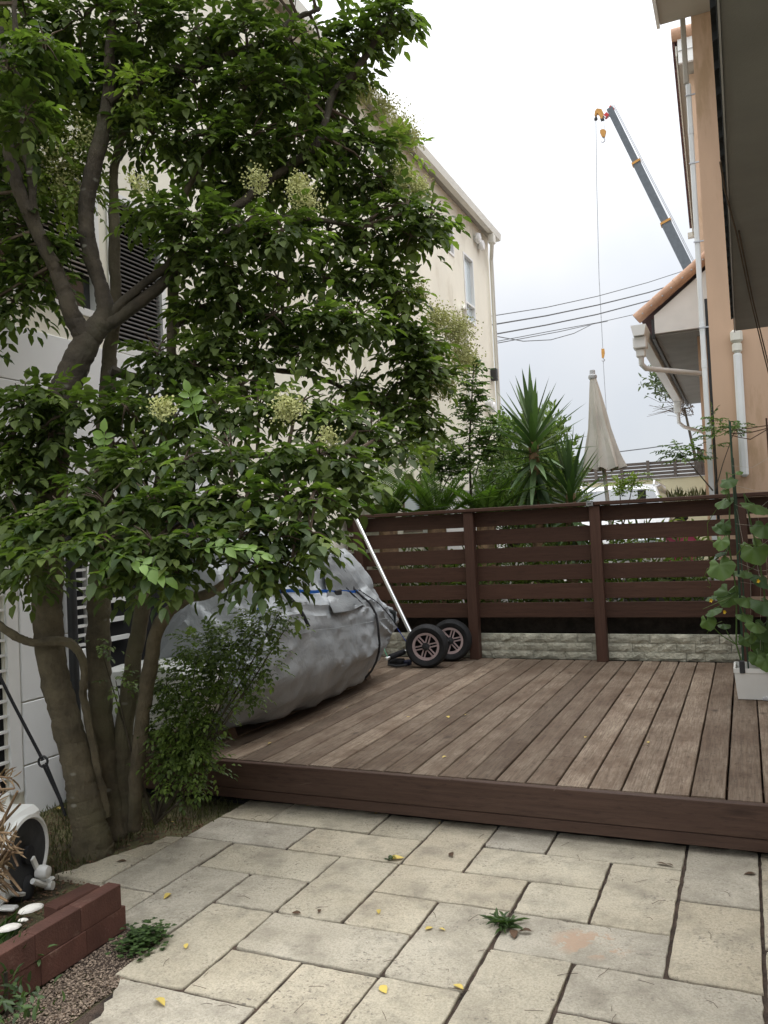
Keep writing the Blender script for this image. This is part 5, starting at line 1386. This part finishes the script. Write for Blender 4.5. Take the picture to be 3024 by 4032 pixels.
# ---- hose reel
def reel():
    c = at(50, 1846, Z=GZ+.165)
    r_ = thing('hose_reel', (c.x-.06, c.y, GZ), 'white plastic hose reel with black side disc at the left', 'hose reel')
    axd = Vector((.96, .27, 0)).normalized(); M4 = frame4(c, axd)        # the round face looks towards us
    T = lambda pts: [tuple(M4 @ Vector(q)) for q in pts]
    # square-ish shell with rounded front ring: local X to the left, Y up
    def shell_box(w_, h0, h1, z0, z1, name, mat):
        m = MB().bbox(-w_, w_, h0, h1, z0, z1, .025); m.v = T(m.v); return m.build(name, mat, r_)
    shell_box(.155, -.155, .165, -.20, .0, 'casing', 'white_plastic')
    MB().lathe([(.146, -.004), (.158, .0), (.158, .022), (.146, .026), (.140, .014)], M4, 40, False).build('side_ring', 'white_plastic', r_, True)
    ds = MB().lathe([(.0, .010), (.045, .010), (.05, .014), (.14, .016), (.142, .006)], M4, 40, False).build('side_disc', 'charcoal', r_, True)
    MB().lathe([(.0, .012), (.034, .012), (.036, .03), (.0, .032)], M4, 18, False).build('hub', 'foam', ds, True)
    m = MB().box(-.011, .011, -.10, -.02, .030, .040); Mr = M4 @ Matrix.Rotation(.5, 4, 'Z'); m.v = [tuple(Mr @ Vector(q)) for q in m.v]
    cr_ = m.build('crank', 'white_plastic', r_)
    kc = Mr @ Vector((0, -.105, .04)); MB().lathe([(.0, -.012), (.028, -.008), (.03, .02), (.024, .04), (.0, .044)], frame4(kc, axd), 16, False).build('crank_knob', 'white_plastic', cr_, True)
    a, b = M4 @ Vector((-.09, .16, -.12)), M4 @ Vector((.09, .16, -.12))
    MB().tube([a, a+Vector((0, 0, .055)), b+Vector((0, 0, .055)), b], .011, 8).build('carry_handle', 'white_plastic', r_, True)
    for s_ in (-1, 1):
        m = MB().bbox(-.135*s_-.02, -.135*s_+.02, -.165, -.15, -.2, .05, .006); m.v = T(m.v); m.build('foot', 'white_plastic', r_)
    hp = [M4 @ Vector(q) for q in ((-.02, -.10, .05), (.04, -.14, .06), (.08, -.16, .05))]
    MB().tube(hp, .012, 8).lathe([(.0, 0), (.018, 0), (.018, .03), (.0, .03)], frame4(hp[-1], axd), 12).build('hose_end', 'white_plastic', r_, True)
reel()
p = at(118, 1930, Z=GZ)
tag(MB().lathe([(.0, 0), (.035, .0), (.045, .03), (.04, .07), (.025, .09), (.0, .092)], Matrix.Translation((p.x-.12, p.y-.05, GZ-.01)), 14, False).build('hose_nozzle', 'dark_metal', None, True), 'dark grey hose fitting on the ground in front of the hose reel', 'nozzle')

# ---- heap of dry palm fronds at the left edge
def fronds():
    random.seed(33)
    t = thing('dry_palm_fronds', (-.15, -1.75, -.24), 'heap of dry brown palm fronds at the left edge', 'dead fronds')
    for k in range(9):
        a = at(-100+random.uniform(-20, 10), 1700+k*32, t=3.05+random.uniform(-.15, .2)); b = at(random.uniform(-12, 34), 1690+k*30+random.uniform(-30, 45), t=3.0+random.uniform(-.2, .15))
        mid = a.lerp(b, .5)+Vector((0, 0, .03)); fr = MB().tube([a, mid, b], [.010, .007, .003], 6).build('frond', 'tan_dry', t, True)
        lv = Leaves()
        for i in range(22):
            q = i/21; p_ = a.lerp(mid, q*2) if q < .5 else mid.lerp(b, q*2-1); d = (b-a).normalized()
            for sg in (-1, 1): lv.one(p_, d*.7+Vector((0, 0, sg*.7))+rv3(.35), rv3(), random.uniform(.035, .075), .007)
        lv.build('dry_leaflets', 'dry_frond', fr, 'stuff')
    for k in range(16):
        a = at(-40, 1690+random.uniform(0, 250), t=3.1); b = at(random.uniform(10, 50), 1700+random.uniform(0, 250), t=2.95); MB().tube([a, b], [.009, .004], 6).build('stalk', 'tan_dry', t, True)
fronds()

# ---- black guy rope with ring
g0 = at(-40, 1380, t=4.05); g1 = at(93, 1643, t=3.98); g2 = at(128, 1725, t=3.9); g3 = at(142, 1762, t=3.88)
gr = thing('guy_rope', g3, 'black guy rope with a ring stretched in front of the white panels', 'rope')
MB().tube([g0, g0.lerp(g1, .5)+Vector((0, 0, -.01)), g1], .008, 7).build('rope', 'black_rope', gr, True)
MB().tube([g1+Vector((0, 0, -.02)), g2, g3], .007, 7).build('rope', 'black_rope', gr, True)
MB().tube([g1+Vector((.018, 0, -.01)), g2+Vector((.008, 0, 0)), g3], .006, 7).build('rope', 'black_rope', gr, True)
rc = g1+Vector((0, 0, -.005)); MB().tube([rc+RT*math.cos(a)*.022+UP*math.sin(a)*.026 for a in [i*2*math.pi/14 for i in range(15)]], .0055, 6, False).build('ring', 'dark_metal', gr, True)

# ================================================================== THE BIG TREE
def smooth_path(pts, n=6):
    """Catmull-Rom through (Vector, radius) pairs"""
    out_p, out_r = [], []
    for i in range(len(pts)-1):
        p0, p1, p2, p3 = pts[max(i-1, 0)], pts[i], pts[i+1], pts[min(i+2, len(pts)-1)]
        for k in range(n):
            t = k/n
            f = lambda a, b, c, d: .5*((2*b)+(-a+c)*t+(2*a-5*b+4*c-d)*t*t+(-a+3*b-3*c+d)*t**3)
            out_p.append(Vector([f(p0[0][j], p1[0][j], p2[0][j], p3[0][j]) for j in range(3)])); out_r.append(p1[1]+(p2[1]-p1[1])*t)
    out_p.append(pts[-1][0]); out_r.append(pts[-1][1]); return out_p, out_r
def tree():
    random.seed(101)
    base = Vector((-.46, -.76, -.25))
    t = thing('flowering_ash_tree', base, 'large multi-stemmed evergreen tree with small leaves and cream flower sprays', 'tree')
    D0 = 3.93
    def stem(name, pts, dep, n=10, flare=False):
        q = []
        for i, (x, y, r) in enumerate(pts):
            dd = dep[0]+(dep[1]-dep[0])*i/(len(pts)-1); q.append((at(x, y, t=dd), r*dd/PXM))
        P, R = smooth_path(q, 11)
        m = MB(); nn = n
        for i in range(len(P)):
            P[i] = P[i]+rv3(R[i]*.05)
        m.tube(P, R, nn, True)
        m.v = [tuple(Vector(v)+Vector((mnoise.noise(Vector(v)*14), mnoise.noise(Vector(v)*14+Vector((7, 0, 0))), 0))*.0075+rv3(.0015)) for v in m.v]
        o = m.build(name, 'bark' if name == 'branch' else 'lit_bark', t, True); return P, R  # upper limbs take the bark darkened for shade
    PATHS = []
    PATHS.append(stem('trunk', [(203, 1850, 48), (197, 1800, 39), (184, 1740, 35), (166, 1650, 32), (141, 1550, 31), (116, 1450, 30), (104, 1350, 31), (103, 1250, 33), (107, 1150, 34), (112, 1020, 35)], (3.86, 3.93), 14))
    PATHS.append(stem('branch', [(107, 1120, 34), (112, 1020, 35), (125, 900, 34), (150, 820, 31), (187, 740, 29), (215, 700, 23)], (3.925, 3.98), 14))  # upper trunk, built as a branch to get the shade-darkened bark
    PATHS.append(stem('branch', [(205, 715, 24), (226, 670, 19), (215, 610, 16), (196, 550, 18), (186, 490, 18), (187, 430, 17), (205, 350, 17), (225, 270, 15), (235, 180, 12), (240, 80, 10), (250, -60, 8)], (3.98, 4.1)))
    PATHS.append(stem('branch', [(190, 735, 25), (160, 690, 20), (135, 620, 17), (110, 560, 15), (75, 490, 14), (45, 420, 14), (20, 330, 12), (8, 220, 10), (0, 60, 8)], (3.97, 3.75)))
    PATHS.append(stem('branch', [(75, 490, 11), (68, 400, 9), (50, 270, 8), (35, 120, 7), (30, -40, 5)], (3.86, 3.8), 8))
    PATHS.append(stem('branch', [(215, 705, 20), (262, 680, 16), (330, 632, 13), (385, 580, 12), (430, 540, 9), (520, 490, 8), (640, 470, 6), (780, 490, 4)], (3.98, 4.3)))
    PATHS.append(stem('branch', [(225, 690, 14), (300, 622, 9), (380, 560, 9), (440, 500, 8), (520, 440, 9), (602, 374, 9), (680, 318, 9), (706, 250, 8), (722, 195, 8), (764, 159, 8), (824, 66, 6), (862, -10, 5)], (3.99, 4.5)))
    PATHS.append(stem('branch', [(235, 220, 9), (330, 160, 8), (440, 140, 8), (510, 112, 8), (576, 89, 7), (632, 43, 6), (690, 20, 5)], (4.05, 4.4), 8))
    PATHS.append(stem('branch', [(240, 800, 12), (330, 820, 8), (480, 795, 7), (600, 800, 6), (700, 820, 5), (800, 870, 4)], (4.0, 4.5), 8))
    PATHS.append(stem('branch', [(380, 700, 9), (470, 660, 7), (600, 690, 6), (740, 680, 5), (900, 740, 4)], (4.15, 4.6), 8))
    PATHS.append(stem('stem', [(250, 1805, 26), (238, 1700, 23), (224, 1600, 25), (216, 1500, 25), (213, 1400, 25), (215, 1300, 24), (220, 1150, 22), (225, 1000, 20), (232, 850, 18), (238, 760, 15), (250, 650, 13), (246, 500, 11), (250, 350, 9), (300, 200, 7)], (4.05, 4.2)))
    PATHS.append(stem('stem', [(268, 1795, 22), (262, 1650, 20), (285, 1450, 19), (305, 1330, 17), (320, 1200, 14), (350, 1000, 12), (368, 800, 10), (372, 700, 11), (375, 600, 12), (372, 540, 9), (400, 420, 7), (470, 300, 5)], (4.08, 4.25)))
    PATHS.append(stem('stem', [(290, 1790, 15), (297, 1650, 14), (318, 1480, 16), (345, 1350, 15), (400, 1297, 11), (450, 1283, 11), (490, 1255, 9), (560, 1180, 6), (660, 1120, 4)], (4.05, 3.5)))
    PATHS.append(stem('stem', [(230, 1765, 10), (206, 1640, 9), (182, 1510, 8), (181, 1440, 9), (158, 1395, 10), (120, 1385, 11), (70, 1388, 9), (30, 1372, 9), (-30, 1330, 8)], (3.92, 3.75), 8))
    PATHS.append(stem('branch', [(105, 1180, 12), (160, 1140, 9), (260, 1120, 8), (400, 1120, 7), (560, 1090, 5), (700, 1080, 4)], (3.95, 3.2), 8))
    PATHS.append(stem('branch', [(225, 1000, 12), (340, 1000, 8), (480, 990, 7), (620, 980, 5), (760, 980, 4)], (4.1, 3.5), 8))
    PATHS.append(stem('branch', [(110, 1030, 12), (60, 1000, 9), (0, 960, 7)], (3.9, 3.6), 8))
    nodes = [p for P, R in PATHS for p, r in zip(P, R) if r < .034]
    # foliage masses: photo x, y, radius (px), depth
    B = []
    def bl(dep, *items):
        for it in items: B.append((*it, dep))
    bl(4.2, (60,50,85),(180,40,80),(300,50,80),(420,60,80),(530,70,75),(630,90,60),(60,170,80),(180,150,75),(300,170,80),(420,180,80),(530,190,75),(620,190,60),(330,290,75),(440,290,80),(540,300,75),(640,290,70))
    bl(4.5, (700,120,60),(770,90,55),(830,40,55),(860,20,40),(700,220,60),(760,180,40),(740,300,60),(800,310,38),(560,390,70),(660,390,65),(750,390,55),(820,385,38),(470,390,70),(250,240,55))
    bl(4.0, (40,420,55),(50,490,60),(100,530,48),(30,570,50),(90,600,45),(20,330,50),(30,650,40),(40,260,50))
    bl(3.55, (55,250,48),(20,150,50),(95,90,52))
    bl(4.0, (420,470,62),(520,490,68),(610,500,68),(330,450,55),(390,530,50),(480,570,60))
    bl(4.4, (710,500,65),(800,490,60),(880,440,50),(930,470,42),(890,510,45),(700,600,65),(800,590,50),(860,630,38),(600,600,60))
    bl(4.1, (500,640,60),(590,680,60),(690,690,60),(770,690,55),(480,730,55),(560,760,50),(430,660,40),(660,760,45))
    bl(4.5, (850,700,50),(910,740,48),(880,790,55),(930,810,40),(830,860,40),(890,880,45),(925,920,38),(770,830,45))
    bl(4.0, (340,760,50),(420,790,50),(330,850,50),(520,830,45))
    bl(3.7, (50,880,60),(30,960,60),(100,850,42),(60,1010,50),(110,940,35),(20,1060,50),(170,880,35))
    bl(3.75, (270,880,55),(380,900,55),(470,880,55),(560,880,55),(650,870,55),(730,900,50),(800,930,45),(850,960,35),(250,960,50))
    bl(3.45, (300,1000,58),(400,990,58),(500,980,60),(600,980,60),(690,980,55),(745,1005,42),(775,1035,30),(200,1030,45))
    bl(3.3, (140,1110,55),(230,1090,60),(330,1090,62),(430,1090,62),(530,1080,62),(620,1080,58),(690,1075,44),(90,1150,45))
    bl(3.15, (110,1190,42),(230,1170,48),(330,1170,55),(430,1170,55),(520,1160,55),(600,1160,52),(670,1150,42),(380,1235,40),(300,1230,36),(560,1225,38),(630,1210,36))
    bl(3.6, (20,1180,50),(40,1120,45),(60,1240,35))
    above = [(x, y, 120, 4.0+.5*random.random()) for x in range(-250, 900, 150) for y in (-110, -270, -430) if x < 750+y*.5]
    above += [(-120, y, 90, 3.9) for y in range(40, 1200, 140)]
    B += above
    lv = Leaves(); tw = MB(); pale = Leaves()
    for (x, y, rpx, dep) in B:
        c = at(x, y, t=dep); R = rpx*dep/PXM
        nd = min(nodes, key=lambda q: (q-c).length)
        midp = nd.lerp(c, .55)+Vector((0, 0, .04))
        if (nd-c).length < 1.2: tw.tube([nd, midp, c], [.010, .007, .005], 5, False)
        nt_ = 7
        for k in range(nt_):
            e = c+rv3(R*.95); tw.tube([c, c.lerp(e, .5)+Vector((0, 0, R*.1)), e], [.005, .0035, .002], 4, False)
        n = int(15+R*R*(1600 if (x, y, rpx, dep) not in above else 420))
        for k in range(n):
            d = rv3(); q = random.random()**.45
            o = c+Vector((d.x, d.y*1.15, d.z*.85))*max(R-.075, R*.4)*q
            dd = (d*.8+rv3(.5)); dd.z = dd.z*.5-.05
            young = random.random() < .03
            lv.spray(o, dd, Vector((0, 0, 1))+d*.35, random.uniform(.10, .17), random.choice((2, 3, 3, 4)), random.uniform(.050, .076), random.uniform(.036, .052), droop=random.uniform(.1, .5),
                     tint=random.betavariate(1.3, 2.2))
    tw.build('twigs', 'twig', t)
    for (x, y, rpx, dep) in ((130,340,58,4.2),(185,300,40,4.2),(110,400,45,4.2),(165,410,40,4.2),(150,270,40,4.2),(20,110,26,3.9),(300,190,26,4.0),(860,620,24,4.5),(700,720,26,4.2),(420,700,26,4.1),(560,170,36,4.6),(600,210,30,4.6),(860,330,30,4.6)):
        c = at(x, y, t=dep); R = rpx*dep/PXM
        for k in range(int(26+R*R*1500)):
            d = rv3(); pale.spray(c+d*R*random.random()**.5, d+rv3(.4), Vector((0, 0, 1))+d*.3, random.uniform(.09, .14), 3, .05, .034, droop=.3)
    pale.build('backlit_tint_foliage', 'nandina_light', t, 'stuff')  # backlight put into the colour: leaves paler than the crown
    O, D_, N_, L_, W_, T_ = lv.arr()
    dep = (O-np.array(CAM)) @ np.array(FW); xs = 1512+FPX*((O-np.array(CAM)) @ np.array(RT))/dep
    ys = 2016-FPX*((O-np.array(CAM)) @ np.array(UP))/dep
    score = np.where((xs > 60) & (xs < 1600) & (ys > 1500), L_/dep*(1/dep), 0)
    idx = np.argsort(-score)[:300]; mask = np.ones(len(O), bool); mask[idx] = False
    leaves_obj('crown', O[mask], D_[mask], N_[mask], L_[mask], W_[mask], T_[mask], 'tree_leaf', t, 'stuff')
    ul = unit_leaf('tree_leaf_one', 'leaf')
    for i in idx:
        d = Vector(D_[i]).normalized(); n = Vector(N_[i]); n = (n-d*n.dot(d)).normalized(); s_ = n.cross(d)
        M4 = Matrix((d*L_[i], s_*W_[i], n*L_[i])).transposed().to_4x4(); M4.translation = Vector(O[i])
        place('leaf', ul, t, M=M4)
    # young bright sprays
    yl = unit_leaf('young_leaf', 'young_leaf'); random.seed(66)
    for (x, y, dx, dy, dep_, ln, pr) in ((275, 1205, 1.0, .42, 2.98, .15, 4), (430, 1185, .9, -.1, 3.0, .12, 3), (505, 1180, 1, .25, 3.0, .10, 3), (425, 900, -.3, -1, 3.5, .12, 3), (225, 990, 0, -1, 3.45, .12, 3), (690, 1068, 1, .3, 3.3, .08, 2), (330, 1225, -.3, .8, 3.0, .08, 2),
                                        (560, 1000, 1, -.3, 3.4, .10, 3), (480, 930, 1, .0, 3.6, .10, 3), (250, 1195, -.5, .7, 3.05, .07, 2), (315, 985, .8, -.5, 3.5, .10, 2)):
        a = at(x, y, t=dep_); d = RT*dx-UP*dy; up = -FW*.75+Vector((0, 0, .8))
        OO, DD, NN, LL, WW = spray(a, d, up, ln, pr, .058, .044, droop=.1)
        MB().tube([a-d*.05, a, a+d.normalized()*ln], .0022, 5).build('leaf_stalk', 'young_leaf', t)
        for o_, d_, n_, l_, w_ in zip(OO, DD, NN, LL, WW):
            d_ = (Vector(d_)+Vector((0, 0, .2))).normalized(); n_ = Vector(n_); n_ = (n_-d_*n_.dot(d_)).normalized(); s_ = n_.cross(d_)
            M4 = Matrix((d_*l_, s_*w_, n_*l_)).transposed().to_4x4(); M4.translation = Vector(o_); place('young_leaf', yl, t, M=M4)
    # cream flower panicles
    FP = [(130,350,60,4.12,160),(190,300,45,4.12,90),(150,420,40,4.12,90),(540,170,35,4.5,400),(560,392,32,3.95,260),(660,432,38,3.95,320),(645,400,26,4.0,180),(868,395,36,4.55,300),(905,410,28,4.55,220),(860,280,40,4.7,300),(890,300,26,4.7,120),
          (985,715,42,4.75,460),(1000,770,36,4.8,380),(945,690,34,4.7,300),(930,770,38,4.7,380),(955,830,36,4.7,340),(915,850,28,4.65,220),(900,640,28,4.6,180),(350,882,32,3.45,240),(622,880,38,3.4,420),(710,945,28,3.4,160),(790,200,30,4.7,180),(830,230,28,4.7,160),(300,395,26,3.8,140)]
    for (x, y, r, dep_, n) in FP:
        c = at(x, y, t=dep_); R = r*dep_/PXM; f = MB()
        rnd = random.Random(x*7+y)
        foot = c-Vector((0, 0, R*.9))
        for k in range(max(6, n//30)):
            e = c+rv3(R*.9)+Vector((0, 0, R*.25)); f.tube([foot, foot.lerp(e, .6), e], [.002, .0014, .0008], 3, False)
        for k in range(int(n*(1.2 if dep_ < 4.0 else 3.2))):
            p = c+Vector((rnd.gauss(0, .45), rnd.gauss(0, .45), rnd.gauss(.05, .42)))*R; s_ = rnd.uniform(.004, .0068)
            a = rv3(s_); b = a.orthogonal().normalized()*s_
            f.add([p+a, p+b, p-a, p-b], [(0, 1, 2, 3)]); b2 = a.cross(b).normalized()*s_
            f.add([p+a, p+b2, p-a, p-b2], [(0, 1, 2, 3)])
        f.build('flower_panicle', 'flower', t)['kind'] = 'stuff'
tree()

# ---- fine-leaved shrub in front of the boat
def front_shrub():
    random.seed(55)
    t = thing('small_leaved_shrub', at(335, 1770, Z=-.25), 'small-leaved bushy shrub between the tree stems and the boat', 'shrub'); lv = Leaves()
    root = at(335, 1780, t=4.1)
    for (x, y, r, n, dep) in ((430,1400,45,120,4.0),(500,1380,45,110,4.0),(560,1350,36,60,3.95),(600,1330,30,30,3.9),(420,1470,50,160,4.0),(500,1450,45,120,4.0),(570,1420,40,60,3.95),(400,1540,45,150,4.0),(360,1470,35,60,4.05),(460,1530,35,70,4.0),
                      (380,1610,42,120,4.0),(430,1600,36,80,3.98),(400,1670,40,90,4.0),(350,1560,30,50,4.05),(450,1660,24,30,3.95),(340,1640,24,30,4.05),(530,1490,25,25,3.95),(250,1470,22,14,3.95),(215,1390,18,8,3.95),(625,1345,18,8,3.9)):
        c = at(x, y, t=dep); R = r*dep/PXM
        MB().tube([root, root.lerp(c, .5)+rv3(.04), c], [.007, .005, .002], 5, False).build('twig', 'bark', t)
        for k in range(int(n*.95)):
            d = rv3(); o = c+d*R*random.random()**.5; dd = d+rv3(.6); dd.z *= .5
            lv.spray(o, dd, (0, 0, 1), random.uniform(.06, .10), random.choice((2, 3, 4)), random.uniform(.022, .033), random.uniform(.017, .023), droop=.25)
    lv.build('foliage', 'shrub_leaf', t, 'stuff')
front_shrub()

# ================================================================== LITTER
def leaf_litter(x, y, z, ln, mat, label, group, seed):
    r = random.Random(seed); p = at(x, y, Z=z); m = MB()
    prof = [(0, 0), (.25, .20), (.5, .25), (.78, .15), (1, 0)]
    cup = r.uniform(.05, .3)
    for (t, w_) in prof: m.v += [(t-.5, w_, cup*w_*1.6+.05*math.sin(t*4)), (t-.5, 0, .05*math.sin(t*4)), (t-.5, -w_, cup*w_*1.6+.05*math.sin(t*4))]
    for i in range(4): m.f += [(i*3, i*3+1, i*3+4, i*3+3), (i*3+1, i*3+2, i*3+5, i*3+4)]
    me = m.mesh('fallen_leaf', True); me.materials.append(MATS[mat])
    tag(place('fallen_leaf', me, None, M=Matrix.Translation((p.x, p.y, z+.005)) @ Matrix.Rotation(r.uniform(0, 6.28), 4, 'Z') @ Matrix.Rotation(r.uniform(-.3, .3), 4, 'X') @ Matrix.Scale(ln, 4)), label, 'leaf', group)
for i, (x, y, ln) in enumerate(((362,1938,.05),(402,2046,.035),(345,2168,.06),(666,1742,.035),(745,1745,.04),(950,1780,.02),(818,1972,.035),(927,2008,.035),(955,2010,.03),(828,2140,.055),(990,2135,.045),(370,1778,.03),(815,1758,.035))):
    leaf_litter(x, y, GZ, ln, 'yellow_leaf', 'small yellow fallen leaf on the pale paving', 'yellow leaves on the paving', i)
leaf_litter(857, 1856, GZ, .07, 'yellow_leaf', 'biggest yellow fallen leaf, lying on a paving joint near the middle', None, 90)
leaf_litter(130, 1748, -.24, .06, 'yellow_leaf', 'yellow fallen leaf on the grass beside the guy rope', None, 91)
leaf_litter(262, 1843+20, GZ, .05, 'brown_leaf', 'brown fallen leaf on the paving edge near the brick edging', None, 92)
for i, (x, y, ln) in enumerate(((1265,1594,.03),(1400,1605,.03),(960,1637,.03),(968,1550,.045),(882,1550,.025),(583,1607,.03),(1005,1545,.025),(750,1530,.02))):
    leaf_litter(x, y, 0, ln, 'yellow_leaf', 'small yellow fallen leaf on the brown deck boards', 'yellow leaves on the deck', 200+i)
for i, (x, y, ln) in enumerate(((975,1848,.05),(1110,2020,.06),(1135,2015,.05),(1430,1868,.05),(1445,1870,.04),(1620,1890,.05),(640,1975,.04),(690,1970,.03))):
    leaf_litter(x, y, GZ, ln, 'brown_leaf', 'curled brown dead leaf on the pale paving', 'brown leaves on the paving', 300+i)
tw = MB(); random.seed(77)
for k in range(75):
    if k < 50: p = at(random.uniform(330, 1650), random.uniform(1760, 2205), Z=GZ); z = GZ+.003
    else: p = at(random.uniform(560, 1640), random.uniform(1450, 1720), Z=0); z = .003
    a = random.uniform(0, 3.14); l = random.uniform(.008, .035); d = Vector((math.cos(a), math.sin(a), 0)); s_ = Vector((-d.y, d.x, 0))*random.uniform(-.006, .006)
    q = Vector((p.x, p.y, z)); tw.tube([q-d*l, q+s_+Vector((0, 0, .003)), q+d*l], .0008, 4, False)
tag(tw.build('litter', 'twig', None), 'fine dry twigs and seed litter on paving and deck', 'litter', kind='stuff')
